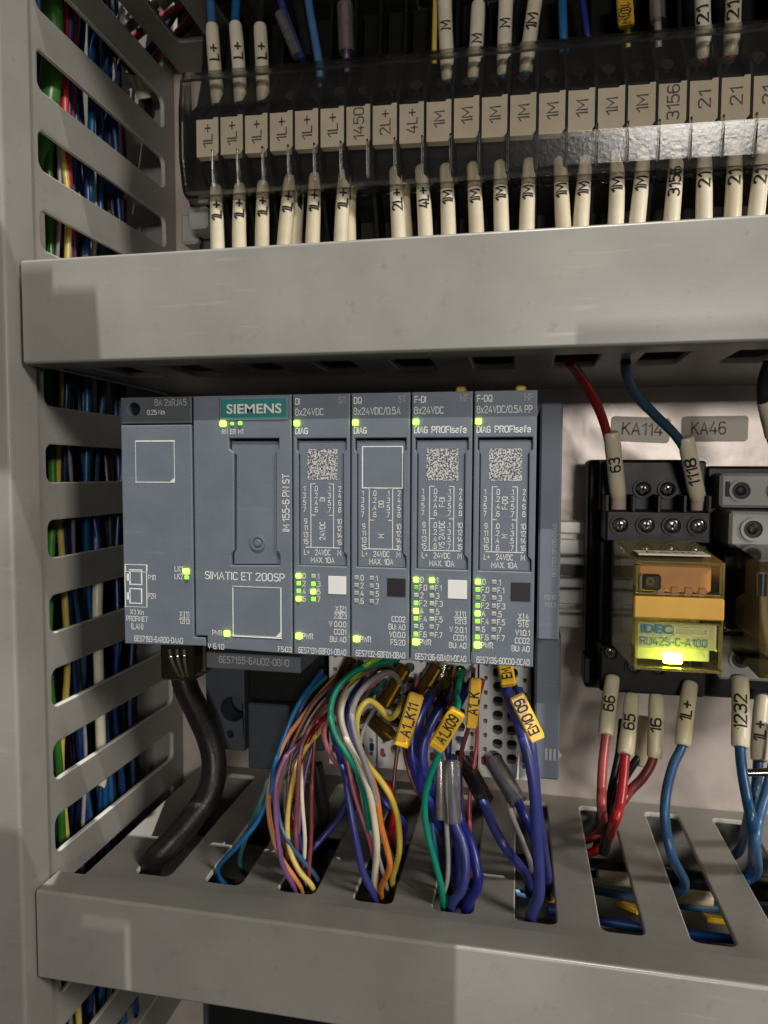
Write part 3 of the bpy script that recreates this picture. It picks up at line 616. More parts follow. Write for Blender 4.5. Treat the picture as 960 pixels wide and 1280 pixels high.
# base units with push-in terminals
YB = -40.0
holes = []
for r in range(9):
    z = -50.5 - 4.3 * r
    holes += [rrect(4.2, 7.2, z - 1.45, z + 1.45, 1.2, 3), rrect(8.4, 11.4, z - 1.45, z + 1.45, 1.2, 3)]
    holes += [rrect(1.5, 2.6, z - 2.6, z - 1.3, .3, 2), rrect(12.9, 14.0, z - 2.6, z - 1.3, .3, 2)]
proto = slab([(.15, -91), (14.95, -91), (14.95, -46), (.15, -46)], holes, 3.2, lambda q: (q.x, YB + 1.6 + q.z, q.y), .15)
pm = None
for i in range(4):
    x0 = -57.25 + 15.37 * i
    t = thing('base_unit', (x0 + 7.6, PL, -90), 'white push-in terminal base under the module headed ' + ('DI', 'DQ', 'F-DI', 'F-DQ')[i], 'base unit', 'terminal bases under the slim modules')
    t2 = MB(); t2.add([p + Vector((x0, 0, 0)) for p in proto.v], proto.f)
    build('terminal_face', t2, 'white_plastic', t)
    build('housing', MB().box(x0 + .2, x0 + 14.9, YB + 3.4, 2, -91, 18, .2), 'plc_dark' if i < 3 else 'black_plastic', t)
    for k_, (mm, zz) in enumerate((('wire_darkblue', -84.6), ('wire_red', -86.0))):
        build('potential_mark', MB().box(x0 + (1.0 if k_ else 13.0), x0 + (2.3 if k_ else 14.4), YB - .4, YB + .6, zz - 1.3, zz + 1.3, .4), mm, t)

# server module
t = thing('server_module', (8, PL, -82), 'plain narrow grey end module to the right of the module headed F-DQ', 'end module')
ysv = -62.0
build('upper_housing', MB().box(4.9, 10.5, ysv, 2, -43.6, 17.6, .5), 'plc_grey', t)
build('lower_housing', MB().box(4.9, 11.6, ysv + 8, 2, -84, -44.2, .5), 'plc_grey', t)
g = MB(); tx(g, '6ES7193-6PA00-0AA0', 693, 688, 5, 66, Y=ysv, rot=True); tx(g, 'FS:10', 687.5, 746.5, 5, 14, Y=ysv); tx(g, 'V1.1.3', 687.5, 756, 5, 14, Y=ysv)
a = at(686, 943, ysv + 8)
for dx in (0, 1.1, 2.2): g.box(a.x - 1 + dx, a.x - .4 + dx, ysv + 7.94, ysv + 8.02, a.z - 1.6, a.z + 1.6, .01)
g.add([(a.x + 2.4, ysv + 7.93, a.z - 1.6), (a.x + 3.6, ysv + 7.93, a.z), (a.x + 2.4, ysv + 7.93, a.z + 1.6)], [(0, 1, 2)])
build('lettering', g, 'print_grey', t)

# ------------------------------------------------------------------ network cable
P = [(228, 838, -44), (233, 860, -44), (247, 890, -43), (262, 925, -42), (268, 958, -43), (262, 990, -46), (242, 1020, -51), (212, 1055, -57), ('z', 190, 1078, -118)]
ca = build('network_cable', MB().tube(spline([pt(p) for p in P] + [pt(P[-1]) + Vector((-6, 4, -14))], 8), 3.9, 16), 'black_rubber', None, tuple(at(228, 838, -44)), True)
tag(ca, 'thick black network cable curving from the bus adapter into the lower duct', 'cable')
a, b_ = at(208, 812, -46), at(250, 848, -46)
build('plug', MB().box(a.x, b_.x, -50, -38, b_.z, a.z + 4, .6), 'clear_smoke', ca)
build('plug_core', MB().box(a.x + 1.2, b_.x - 1.5, -48, -40, b_.z + .8, a.z + 3, .6), 'black_plastic', ca)
g = MB()
for k_ in range(3): g.tube(spline([at(212 + 9 * k_, 812, -50.6), at(215 + 8 * k_, 826, -51), at(224 + 5 * k_, 845, -49)], 4), .45, 8)
build('latch', g, 'clear_sleeve', ca, None, True)

# ------------------------------------------------------------------ wires of the controller
GW = 'thin wires from the controller terminals into the lower duct'
TL = [(0.5, 5, -8), (3, 14, -14)]
def pw(color, pts, r, label, tail=TL, **k): return wire(color, pts, r * (.76 if r < 1.3 else .88), label, GW, tail, **k)
pw('lightblue', [(402, 838, -42), (395, 849, -47), (372, 882, -54), (355, 922, -58), (343, 958, -60), (337, 990, -61), (322, 1026, -62), (298, 1056, -63), ('z', 272, 1086, -117)], .95, 'bright blue wire sweeping leftmost from the DI module into the second slot')
pw('orange', [(424, 842, -42), (405, 862, -48), (380, 893, -54), (357, 925, -58), (341, 965, -60), (335, 1000, -61.5), (341, 1045, -63), (353, 1075, -64), ('z', 374, 1105, -117)], .95, 'orange wire arching beside the bright blue one into the third slot')
pw('violet', [(418, 868, -42), (400, 893, -48), (380, 923, -55), (358, 945, -60), (346, 975, -63), (344, 1005, -64), (347, 1045, -65), (353, 1080, -65.5), ('z', 366, 1106, -117)], .95, 'violet wire hanging in front of the bundle into the third slot')
pw('blue', [(420, 850, -42), (392, 905, -50), (362, 955, -56), (347, 990, -59), (350, 1028, -61), (366, 1060, -61.5), ('z', 396, 1096, -117)], .9, 'blue wire crossing behind the violet one to the right corner of the third slot')
pw('yellow', [(420, 890, -42), (402, 912, -50), (384, 932, -56), (371, 958, -59), (362, 1000, -60), (359, 1035, -61), (363, 1065, -62), (375, 1090, -63), ('z', 391, 1107, -117)], 1.0, 'yellow wire looping from the DI module to the third slot')
pw('maroon', [(424, 858, -42), (405, 885, -50), (384, 915, -57), (375, 945, -60), (372, 990, -61), (370, 1030, -61), (371, 1058, -61), ('z', 376, 1075, -117)], .9, 'maroon wire with a dull sheen falling beside the yellow one')
pw('brown', [(428, 842, -42), (412, 858, -48), (390, 882, -53), (370, 920, -57), (355, 960, -59), (346, 1000, -60), (345, 1035, -61), (350, 1062, -62), ('z', 362, 1085, -117)], .85, 'brown wire tucked behind the orange one')
pw('darkred', [(428, 875, -42), (405, 898, -50), (388, 920, -55), (376, 950, -57), (366, 985, -58), (363, 1025, -58), ('z', 366, 1060, -117)], .85, 'dark red wire behind the maroon one at the DI module')
pw('grey', [(424, 868, -42), (395, 905, -49), (375, 938, -53), (362, 965, -56), (358, 990, -57), (360, 1030, -56), ('z', 364, 1062, -117)], .9, 'short grey wire behind the yellow one in the left bundle')
pw('pink', [(420, 888, -42), (411, 898, -48), (405, 915, -53), (408, 932, -55), (416, 948, -54), (425, 958, -50), (440, 975, -44), (452, 1000, -38)], 1.0, 'pinkish red wire curling back under the DQ module', tail=[(3, 6, -14)])
pw('navy', [(414, 905, -46), (420, 930, -54), (430, 965, -60), (437, 1005, -63), (445, 1050, -65), (454, 1090, -65.5), ('z', 467, 1119, -117)], 1.25, 'glossy navy wire dropping straight to the front of the fourth slot')
pw('green', [(498, 824, -50), (470, 830, -56), (443, 840, -60), (421, 862, -63), (413, 890, -65), (419, 918, -66), (435, 945, -66), (449, 970, -65), (457, 1000, -64), (461, 1035, -62), ('z', 464, 1072, -117)], 1.15, 'sea green wire bowing widest out of the DQ module')
pw('white', [(455, 840, -46), (445, 850, -52), (431, 870, -57), (426, 893, -60), (434, 925, -63), (448, 955, -65), (460, 985, -66), (467, 1020, -66), (471, 1060, -66), ('z', 468, 1110, -117)], 1.25, 'thick cream white wire in the DQ bundle')
pw('brown', [(490, 834, -46), (465, 838, -52), (440, 852, -55), (425, 875, -57), (424, 900, -59), (436, 932, -62), (452, 962, -63), (465, 995, -63), (472, 1030, -62), ('z', 476, 1070, -117)], .95, 'brown wire bowing beside the cream white one')
pw('grey', [(502, 862, -44), (497, 848, -50), (484, 841, -56), (462, 853, -61), (446, 872, -64), (440, 895, -66), (445, 922, -67), (455, 950, -67), (465, 980, -66), (471, 1010, -64), (476, 1040, -62), ('z', 480, 1075, -117)], 1.15, 'pale grey violet wire arching over the yellow loop')
pw('yellow', [(505, 872, -45), (500, 884, -50), (491, 896, -54), (484, 896, -56), (474, 884, -58), (462, 876, -60), (452, 883, -62), (446, 900, -63), (447, 925, -63), (457, 952, -62), (475, 975, -61), (490, 1000, -61), (498, 1030, -60), (499, 1065, -60), ('z', 494, 1100, -117)], 1.15, 'yellow wire humped in an S below the DQ module')
pw('orange', [(452, 940, -56), (462, 965, -62), (471, 995, -64), (476, 1030, -65), (484, 1062, -65), (487, 1085, -65), ('z', 476, 1112, -117)], 1.1, 'orange wire bending into the right side of the fourth slot')
pw('red', [(450, 955, -52), (468, 972, -58), (484, 984, -60), (493, 1008, -60), (490, 1035, -58), ('z', 489, 1062, -117)], 1.2, 'red wire hooking over into the fourth slot')
pw('navy', [(458, 838, -46), (448, 856, -52), (438, 880, -55), (435, 905, -56), (442, 935, -57), (456, 965, -57), (478, 1000, -55), (505, 1030, -54), ('z', 508, 1062, -117)], 1.2, 'navy wire half hidden behind the grey one below the DQ module')
pw('lime', [(474, 822, -56), (462, 828, -58), (450, 838, -58), (440, 850, -55), (436, 862, -50)], 1.1, 'short lime green wire end under the DQ module', tail=None)
for j, (c_, p) in enumerate((('navy', [(548, 858, -44), (536, 872, -51), (522, 900, -57), (515, 930, -60), (519, 962, -61), (530, 992, -60), (543, 1015, -58)]),
                           ('navy', [(566, 862, -44), (550, 885, -51), (534, 915, -56), (528, 945, -58), (534, 975, -58), (546, 1000, -56), (556, 1025, -54)]))):
    w = pw(c_, p + [('z', 552 + 8 * j, 1085, -117)], 1.65, ('thick navy wire bowing left of its twin beside the tag reading A1_K11', 'thick navy wire bowing right of its twin beside the tag reading A1_K09')[j])
    a = pt(p[0])
    build('clear_boot', MB().tube(spline([at(p[0][0] + 8, p[0][1] - 28, -42), at(p[0][0] + 4, p[0][1] - 12, -43), a, pt(p[1])], 4), 2.3, 12), 'clear_smoke', w, None, True)
w = pw('maroon', [(522, 846, -46), (515, 880, -49), (506, 925, -52), (509, 955, -56), (518, 982, -57), (530, 1003, -56), ('z', 545, 1070, -117)], .9, 'thin maroon wire under the yellow tag reading A1_K11')
flag(w, (521, 867, -60), (502, 931, -62), 'A1_K11', 4.3, tw=9.4)
w = pw('green', [(578, 838, -44), (574, 852, -48), (571, 868, -53), (572, 884, -60), (562, 912, -64), (549, 942, -65), (537, 972, -65), (531, 1000, -65), (533, 1035, -65), (543, 1075, -65.5), (551, 1105, -65.5), ('z', 554, 1133, -117)], 1.15, 'sea green wire carrying the yellow tag reading A1_K09')
flag(w, (573, 888, -67), (545, 934, -67.5), 'A1_K09', 4.5, tw=8.2, pos=.53)
w = pw('maroon', [(592, 836, -44), (590, 860, -50), (588, 900, -54), (578, 935, -52), (575, 960, -48), (578, 1010, -44), (582, 1050, -42)], .9, 'thin maroon wire behind the narrow yellow tag under the F-DI module', tail=[(1, 6, -16)])
flag(w, (595, 848, -56), (589, 908, -57), 'A1_K', 3.2, tw=6.5)
w = pw('grey', [(553, 940, -50), (556, 960, -56), (557, 1000, -60), (558, 1030, -62), (560, 1070, -63), (559, 1100, -64), ('z', 553, 1126, -117)], .85, 'thin grey wire leaving a clear marker tube above the fifth slot')
build('clear_tube', MB().tube([at(551, 951, -57), at(551, 1024, -61)], 1.55, 12), 'clear_sleeve', w, None, True)
w = pw('navy', [(566, 945, -50), (567, 980, -56), (568, 1026, -60), (577, 1050, -62), (583, 1080, -64), (578, 1110, -65), ('z', 564, 1133, -117)], 1.5, 'navy wire below the clear marker tubes, bending left into the fifth slot')
build('clear_tube', MB().tube([at(565, 951, -57.5), at(566, 1028, -61.5)], 2.3, 14), 'clear_sleeve', w, None, True)
w = pw('navy', [(572, 960, -48), (572, 1000, -55), (576, 1028, -58), (587, 1050, -61), (595, 1080, -64), (597, 1105, -65), ('z', 591, 1136, -117)], 1.6, 'navy wire bowed furthest right in the fifth slot')
w = pw('navy', [(578, 950, -43), (592, 972, -50), (602, 997, -55), (618, 1035, -60), (638, 1068, -61), ('z', 660, 1096, -117)], 1.5, 'navy wire slanting right across the bar between the fifth and sixth slots')
build('clear_tube', MB().tube([at(581, 952, -44.5), at(606, 1000, -56)], 2.5, 14), 'clear_smoke', w, None, True)
w = pw('navy', [(612, 952, -43), (628, 978, -48), (646, 1000, -52), (662, 1035, -55), ('z', 690, 1085, -117)], 1.5, 'navy wire behind the upright pair, slanting into the sixth slot')
build('clear_tube', MB().tube([at(616, 950, -44), at(648, 1003, -52.5)], 2.6, 14), 'clear_sleeve', w, None, True)
w = pw('grey', [(622, 955, -43), (632, 985, -47), (640, 1020, -48), ('z', 662, 1075, -117)], 1.1, 'dull grey wire between the slanting navy wires')
w = pw('navy', [(630, 838, -46), (633, 860, -54), (643, 890, -60), (655, 925, -64), (664, 960, -66), (669, 1000, -67), (671, 1050, -67), (674, 1090, -66), (673, 1120, -65.5), ('z', 664, 1149, -117)], 1.75, 'thick glossy navy wire hanging foremost into the sixth slot under a short yellow tag')
flag(w, (630, 826, -52), (636, 857, -58), 'EM', 4.2, tw=3.4, pos=.4)
w = pw('navy', [(648, 862, -50), (655, 890, -56), (663, 925, -60), (668, 965, -62), (671, 1005, -62), (677, 1045, -61), ('z', 692, 1098, -117)], 1.55, 'navy wire with the slanted yellow tag reading EMO')
flag(w, (645, 869, -62), (672, 924, -64), 'EMO 09', 4.2, tw=9.5, pos=.52)
pw('black', [(395, 955, -38), (400, 985, -38), (405, 1020, -36), (398, 1050, -30)], 2.4, 'black sleeved wire deep behind the left bundle', tail=[(0, 3, -12)])
pw('navy', [(440, 985, -36), (425, 1020, -42), (405, 1045, -46), ('z', 385, 1072, -117)], 1.2, 'navy wire slanting back across the third slot')
for c_, sx, sy, mx_, my, mY, ex, ey, r, lb in (
        ('teal', 408, 846, 362, 905, -52, 300, 1075, .9, 'dull teal wire just inside the bright blue one in the left bundle'),
        ('black', 412, 850, 352, 960, -50, 352, 1085, 1.0, 'black wire in the shade of the left bundle'),
        ('white', 418, 862, 378, 925, -54, 380, 1092, .8, 'thin cream wire lost in the left bundle'),
        ('navy', 404, 842, 360, 930, -51, 384, 1088, .9, 'thin navy wire at the back of the left bundle'),
        ('darkred', 430, 862, 396, 905, -52, 386, 1100, .8, 'second dark red wire in the left bundle, ending by the yellow one'),
        ('brown', 432, 850, 366, 940, -55, 358, 1096, .8, 'second brown wire in the left bundle, close to the violet one'),
        ('violet', 434, 868, 392, 930, -51, 372, 1080, .8, 'dim violet wire at the back of the left bundle'),
        ('black', 470, 842, 432, 900, -52, 486, 1096, 1.0, 'black wire in the shade of the middle bundle'),
        ('teal', 482, 850, 438, 915, -50, 496, 1085, .9, 'dull teal wire at the back of the middle bundle'),
        ('pink', 476, 846, 430, 905, -55, 473, 1100, .8, 'pinkish wire hugging the cream white one in the middle bundle'),
        ('grey', 488, 858, 450, 930, -56, 482, 1104, .8, 'dull grey wire low in the middle bundle'),
        ('brown', 520, 850, 498, 930, -50, 500, 1080, .8, 'brown wire dropping behind the tag reading A1_K11'),
        ('black', 540, 848, 524, 930, -50, 560, 1095, 1.3, 'black sleeved wire behind the navy pair'),
        ('navy', 590, 850, 560, 930, -48, 572, 1110, 1.3, 'shaded navy wire behind the clear marker tubes'),
        ('red', 604, 850, 596, 930, -47, 590, 1090, .8, 'thin red wire right of the narrow yellow tag'),
        ('lightblue', 556, 870, 545, 950, -52, 549, 1110, .9, 'light blue wire left of the clear marker tubes')):
    jx = random.uniform(-5, 5)
    pw(c_, [(sx, sy, -42), ((sx + mx_) / 2 - 4, (sy + my) / 2 - 3, (mY - 42) / 2 - 2), (mx_, my, mY), ((mx_ * 2 + ex) / 3 - 3 + jx, my + (ey - my) * .40, mY - 4), ((mx_ + ex * 3) / 4 + jx, my + (ey - my) * .74, mY - 6), ('z', ex, ey, -117)], r, lb)
# amber marker tubes behind the bundle
for (x0, y0, x1, y1, lb) in ((437, 828, 425, 858, 'amber marker tube under the DI module'), (505, 836, 480, 880, 'amber marker tube above the yellow loop'), (462, 896, 485, 918, 'amber marker tube below the yellow loop'), (545, 834, 512, 890, 'long amber marker tube left of the navy pair'), (562, 850, 548, 905, 'amber marker tube between the navy pair and the tag A1_K09')):
    a, b_ = at(x0, y0, -42), at(x1, y1, -51)
    w = tag(build('marker_tube', MB().tube([a, b_], 2.3, 12), 'clear_amber', None, tuple(a), True), lb, 'marker tube', 'amber marker tubes at the base units')
    build('paper_insert', MB().tube([a + Vector((1.2, -2.6, 0)), b_ + Vector((1.2, -2.2, 0))], .35, 6), 'tag_yellow', w)

# ------------------------------------------------------------------ inside the lower duct
GD = 'wires lying inside the lower duct'
for (c_, X0, Y0, Z0, X1, Y1, Z1, r, lb) in (
        ('navy', 5, -60, -126, 60, -52, -131, 1.5, 'upper navy wire lying along the floor of the lower duct by the seventh slot'),
        ('navy', 12, -66, -127, 58, -62, -140, 1.5, 'lower navy wire lying along the floor of the lower duct by the seventh slot'),
        ('blue', 20, -30, -128, 90, -28, -131, 1.25, 'blue wire lying across the middle of the eighth slot'),
        ('darkblue', 10, -38, -132, 90, -37, -135, 1.3, 'dark blue wire lying below the first in the eighth slot'),
        ('darkblue', -90, -50, -128, -20, -54, -131, 1.6, 'dark blue wire lying in the lower duct under the second slot'),
        ('darkblue', -100, -58, -132, -30, -60, -134, 1.6, 'dark blue wire on the floor of the lower duct by its left end'),
        ('lightblue', -60, -30, -126, 10, -34, -129, 1.3, 'light blue wire lying deep in the lower duct under the fifth slot'),
        ('black', -110, -20, -128, 100, -18, -130, 3.0, 'black cable lying along the back of the lower duct'),
        ('black', -100, -40, -136, 100, -44, -137, 3.0, 'black cable lying along the floor of the lower duct')):
    P = [Vector((X0, Y0, Z0)).lerp(Vector((X1, Y1, Z1)), k / 4) + Vector((0, random.uniform(-2, 2), random.uniform(-1.5, 1.5))) for k in range(5)]
    wire(c_, [('w', *p) for p in P], r, lb, GD)
for (px, py, dx, lb) in ((792, 1135, 26, 'yellow tag lying in the lower duct under the seventh slot'), (893, 1148, 34, 'yellow tag lying in the lower duct under the eighth slot'), (690, 1122, 20, 'yellow tag lying in the lower duct under the sixth slot'), (388, 1085, 8, 'yellow tag lying in the lower duct under the third slot')):
    p = atZ(px, py, -131)
    M = Matrix.Translation(p) @ Matrix.Rotation(random.uniform(-.5, .5), 4, 'Z') @ Matrix.Rotation(-.45, 4, 'X')
    w = tag(build('wire_tag', MB().box(-3.4, 3.4, -7, 7, -.8, .8, .4, M), 'tag_yellow', None, tuple(p)), lb, 'wire tag', 'yellow tags inside the lower duct')
for (px, py, lb) in ((768, 1098, 'cream marker sleeve lying in the lower duct under the seventh slot'), (868, 1122, 'cream marker sleeve lying in the lower duct under the eighth slot')):
    p = atZ(px, py, -127); tag(build('loose_sleeve', MB().tube([p + Vector((-5, 0, 0)), p + Vector((5, 1, -.6))], 2.1, 12), 'sleeve_cream', None, tuple(p), True), lb, 'marker sleeve', 'sleeves inside the lower duct')

# ------------------------------------------------------------------ wires inside the vertical duct
GV = 'wires running down inside the vertical duct'
VD = [('earth', -53.5, -141, 1.6, 'green earth wire nearest the cover of the vertical duct'), ('yellow', -51, -140, 1.3, 'yellow wire beside the green earth wire in the vertical duct'),
      ('darkred', -33, -152, 1.3, 'dark red wire deep in the middle of the vertical duct'), ('grey', -48.3, -140, .8, 'thin grey wire near the cover of the vertical duct'),
      ('blue', -43.2, -141, 1.4, 'blue wire close behind the slots of the vertical duct'), ('darkblue', -44, -149, 1.6, 'dark blue wire deep behind the thin grey one in the vertical duct'),
      ('lightblue', -39.5, -143, 1.2, 'light blue wire beside the close blue one in the vertical duct'), ('blue', -36, -140, 1.5, 'thicker blue wire in the middle of the vertical duct'),
      ('white', -28, -143, 1.0, 'thin cream white wire in the middle of the vertical duct'), ('steelblue', -31, -149, 1.4, 'steel blue wire deep in the middle of the vertical duct'),
      ('black', -20, -144, 2.4, 'black wire in the back half of the vertical duct'), ('black', -14, -146, 1.8, 'second black wire in the back half of the vertical duct'),
      ('darkblue', -8, -147, 1.3, 'dark blue wire near the mounting plate in the vertical duct'), ('darkred', -3, -148, 1.1, 'dark red wire nearest the mounting plate in the vertical duct'),
      ('blue', -40.5, -145, 1.2, 'blue wire weaving behind the light blue one in the vertical duct'), ('darkblue', -37.5, -145, 1.2, 'dark blue wire weaving through the middle of the vertical duct'),
      ('navy', -47, -146, 1.2, 'navy wire weaving near the cover in the vertical duct'), ('steelblue', -25, -147, 1.2, 'steel blue wire weaving past the middle of the vertical duct'), ('darkblue', -19, -141, 1.1, 'dark blue wire weaving in the back half of the vertical duct'),
      ('black', -54, -160, 4.0, 'thick black cable at the far side of the vertical duct'), ('darkblue', -40, -163, 3.0, 'thick dark blue cable at the far side of the vertical duct')]
for c_, y, x, r, lb in VD:
    P = []
    ph, am = random.uniform(0, 6.3), random.uniform(1.8, 4.2)
    for k, z in enumerate(range(200, -215, -29)):
        P.append(('w', x + random.uniform(-1.6, 1.6), y + am * math.sin(z / random.uniform(38, 46) + ph) + random.uniform(-1.2, 1.2), z))
    w = wire(c_, P, r * .82, lb, GV)
for k in range(14):
    y = random.uniform(-50, -8); x = random.uniform(-150, -138.5); c_ = random.choice(['blue', 'darkblue', 'steelblue', 'blue', 'darkblue', 'navy', 'black']) if k < 12 else 'blue'
    if c_ in ('navy', 'black', 'steelblue'): c_ = 'darkblue'
    P = []; ph, am = random.uniform(0, 6.3), random.uniform(2, 5)
    for z in range(205, -215, -29): P.append(('w', x + random.uniform(-1.8, 1.8), y + am * math.sin(z / random.uniform(36, 50) + ph) + random.uniform(-1.5, 1.5), z))
    wire(c_, P, random.uniform(.75, 1.15), 'one of the blue wires weaving through the dense run behind the side slots', GV)
for (c_, pts, r, lb) in (('red', [('x', 82, -20, -139), ('x', 80, 120, -139), ('x', 84, 215, -139), ('x', 88, 300, -140), ('x', 92, 360, -143), ('x', 96, 480, -152)], 1.5, 'red wire seen through the upper slots of the vertical duct'),
                         ('pink', [('x', 95, -20, -141), ('x', 90, 110, -141), ('x', 82, 200, -141), ('x', 70, 300, -144), ('x', 60, 420, -152)], 1.3, 'pinkish red wire seen through the upper slots of the vertical duct'),
                         ('earth', [('x', 62, -40, -140), ('x', 66, 60, -140), ('x', 60, 130, -141), ('x', 50, 220, -146)], 3.2, 'thick green cable bowing out in the top slots of the vertical duct'),
                         ('white', [('x', 124, 700, -139), ('x', 122, 760, -138), ('x', 124, 850, -138), ('x', 126, 930, -138), ('x', 128, 1000, -142)], 1.7, 'cream sleeved wire in the lower slots of the vertical duct')):
    wire(c_, pts, r, lb, GV)
w = wire('black', [('x', 140, 60, -140), ('x', 168, 90, -139), ('x', 176, 112, -139), ('x', 186, 135, -140), ('x', 190, 180, -146)], 1.9, 'grey black sleeved wire end in the upper slots of the vertical duct', GV)
sleeve(w, ('x', 170, 90, -138.4), ('x', 181, 122, -138.4), None, 2.8)

# ------------------------------------------------------------------ terminal strip
ZC = lambda x: 100.6 - 0.0207 * x
MARKS = ['1L+'] * 6 + ['1450', '2L+', '4L+'] + ['1M'] * 8 + ['3156'] + ['21'] * 3
ORD = ['first', 'second', 'third', 'fourth', 'fifth', 'sixth', 'seventh', 'eighth']
GT = 'terminal blocks in the row under the clear cover'
cnt = {}
pb = [(8, -33), (-20, -33), (-22, -22), (-35, -8.5), (-35, 8.5), (-22, 20), (-18, 30), (-16, 46), (8, 46)]
for i, s_ in enumerate(MARKS):
    x = -95.8 + 7.93 * i; zc = ZC(x); n_ = cnt[s_] = cnt.get(s_, 0) + 1; tot = MARKS.count(s_)
    lb = ('%s of the black terminal blocks marked %s, counting from the left' % (ORD[n_ - 1], s_)) if tot > 1 else {'1450': 'black terminal block marked 1450, right of those marked 1L+', '3156': 'black terminal block marked 3156, left of those marked 21'}.get(s_, 'black terminal block marked %s' % s_)
    t = thing('terminal_block', (x, PL, zc - 33), lb, 'terminal block', GT)
    g = MB(); g.prism(pb, lambda p: (x - 3.1, p[0], zc + p[1]), lambda p: (x + 3.1, p[0], zc + p[1])); build('body', g, 'terminal_black', t)
    pf = [(8, -35), (-27, -34), (-39, -9), (-39, 9), (-27, 26), (-24, 46), (8, 46)]
    g = MB(); g.prism(pf, lambda p: (x + 3.35, p[0], zc + p[1]), lambda p: (x + 4.35, p[0], zc + p[1])); build('partition', g, 'terminal_black', t)
    for zz in (-14.5, 14.5):
        g = MB(); g.disc((x, -29, zc + zz), (0, -.9, .35 if zz > 0 else -.35), 2.3, 1.6, 14, 1.9); sc_ = build('screw', g, 'screw_steel', t, None, True)
    m_ = MB(); e = random.uniform(-.25, .25)
    m_.prism([(x - 3.5, -5.7 + e), (x + 2.6, -5.9 + e), (x + 3.6, -4.6 + e), (x + 3.6, 5.7 + e), (x + 2.2, 5.7 + e), (x + 1.9, 5.2 + e), (x - 3.5, 5.4 + e)], lambda p: (p[0], -39.4, zc + p[1]), lambda p: (p[0], -36.5, zc + p[1]))
    mk = build('marker', m_, 'marker_cream', t)
    g = MB(); put(g, s_, (x + .2, -39.5, zc + .3 + e), UP, (-1, 0, 0), 2.9, 2.25 * len(s_) + .3, bold=.0); build('lettering', g, 'print_marker', mk)
# clear cover
x0, x1 = -101.6, 150
t = thing('terminal_cover', (-20, -40, 84), 'long clear plastic dust cover over the terminal blocks', 'cover')
prof = [(-34, -18.6), (-40, -18.6), (-42.0, -17.8), (-42.9, -16.2), (-44.6, -8.0), (-44.5, 6.5), (-43.2, 15.0), (-41, 18.6), (-36, 20.2)]
inner = [(a + (.9 if a < -41 else .1), b + (.9 if b < -10 else (-.9 if b > 15 else 0))) for a, b in prof][::-1]
g = MB(); pp = prof + inner; g.prism(pp, lambda p: (x0, p[0], ZC(x0) + p[1]), lambda p: (x1, p[0], ZC(x1) + p[1])); build('shell', g, 'clear_cover', t)
g = MB(); g.prism(prof, lambda p: (x0 - 1.0, p[0], ZC(x0) + p[1]), lambda p: (x0 - .05, p[0], ZC(x0) + p[1])); build('end_panel', g, 'clear_cover', t)
g = MB()
for k in range(21):
    xx = -91.9 + 7.93 * k; g.box(xx - .25, xx + .25, -44.8, -43.0, ZC(xx) - 17, ZC(xx) - 6.4, .1)
build('rib_row', g, 'clear_cover', t)['kind'] = 'stuff'
# end bracket of the strip
t = thing('end_plate', (-103, PL, 70), 'black end plate closing the left end of the terminal row', 'end plate')
g = MB(); g.prism(pb, lambda p: (-108.5, p[0] * .9, ZC(-104) + p[1]), lambda p: (-103.2, p[0] * .9, ZC(-104) + p[1])); build('body', g, 'terminal_black', t)
g = MB(); g.prism(pb, lambda p: (-102.9, p[0], ZC(-101) + p[1]), lambda p: (-99.6, p[0], ZC(-101) + p[1])); build('spacer', g, 'terminal_black', t)
t = thing('end_bracket', (-104, PL, 78), 'pale grey end bracket at the left end of the terminal row', 'bracket')
build('clamp', MB().box(-107.5, -100.5, -30, 2, ZC(-104) - 24, ZC(-104) - 17, .8), 'grey_socket', t)
build('foot', MB().box(-114, -107.9, -22, 4, ZC(-104) - 26, ZC(-104) - 16, .8), 'grey_socket', t)
build('post', MB().box(-107, -103, -20, 4, ZC(-104) - 60, ZC(-104) - 24.5, .6), 'plc_dark', t)

GS = 'marked wires leaving the terminal row downwards'
low = [(270, 240, 272, 305, '1L+', 'blue'), (300, 238, 300, 304, '1L+', 'blue'), (329, 235, 328, 302, '1L+', 'blue'), (363, 228, 356, 300, '1L+', 'blue'), (394, 225, 391, 299, '1L+', 'blue'), (431, 222, 427, 297, '1L+', 'blue'),
       (494, 218, 498, 291, '2L+', 'red'), (526, 216, 531, 289, '4L+', 'red'), (557, 214, 560, 288, '1M', 'blue'), (591, 212, 595, 286, '1M', 'blue'), (625, 210, 627, 284, '1M', 'blue'), (662, 207, 659, 282, '1M', 'blue'), (700, 205, 704, 279, '1M', 'blue'), (733, 203, 727, 278, '1M', 'blue'),
       (771, 197, 769, 276, '1M', 'blue'), (805, 195, 797, 273, '1M', 'blue'), (847, 192, 840, 271, '3156', 'red'), (881, 190, 880, 269, '21', 'red'), (918, 187, 915, 267, '21', 'red'), (956, 185, 946, 265, '21', 'red')]
cl = {}
TOT = lambda s: sum(1 for q in low if q[4] == s)
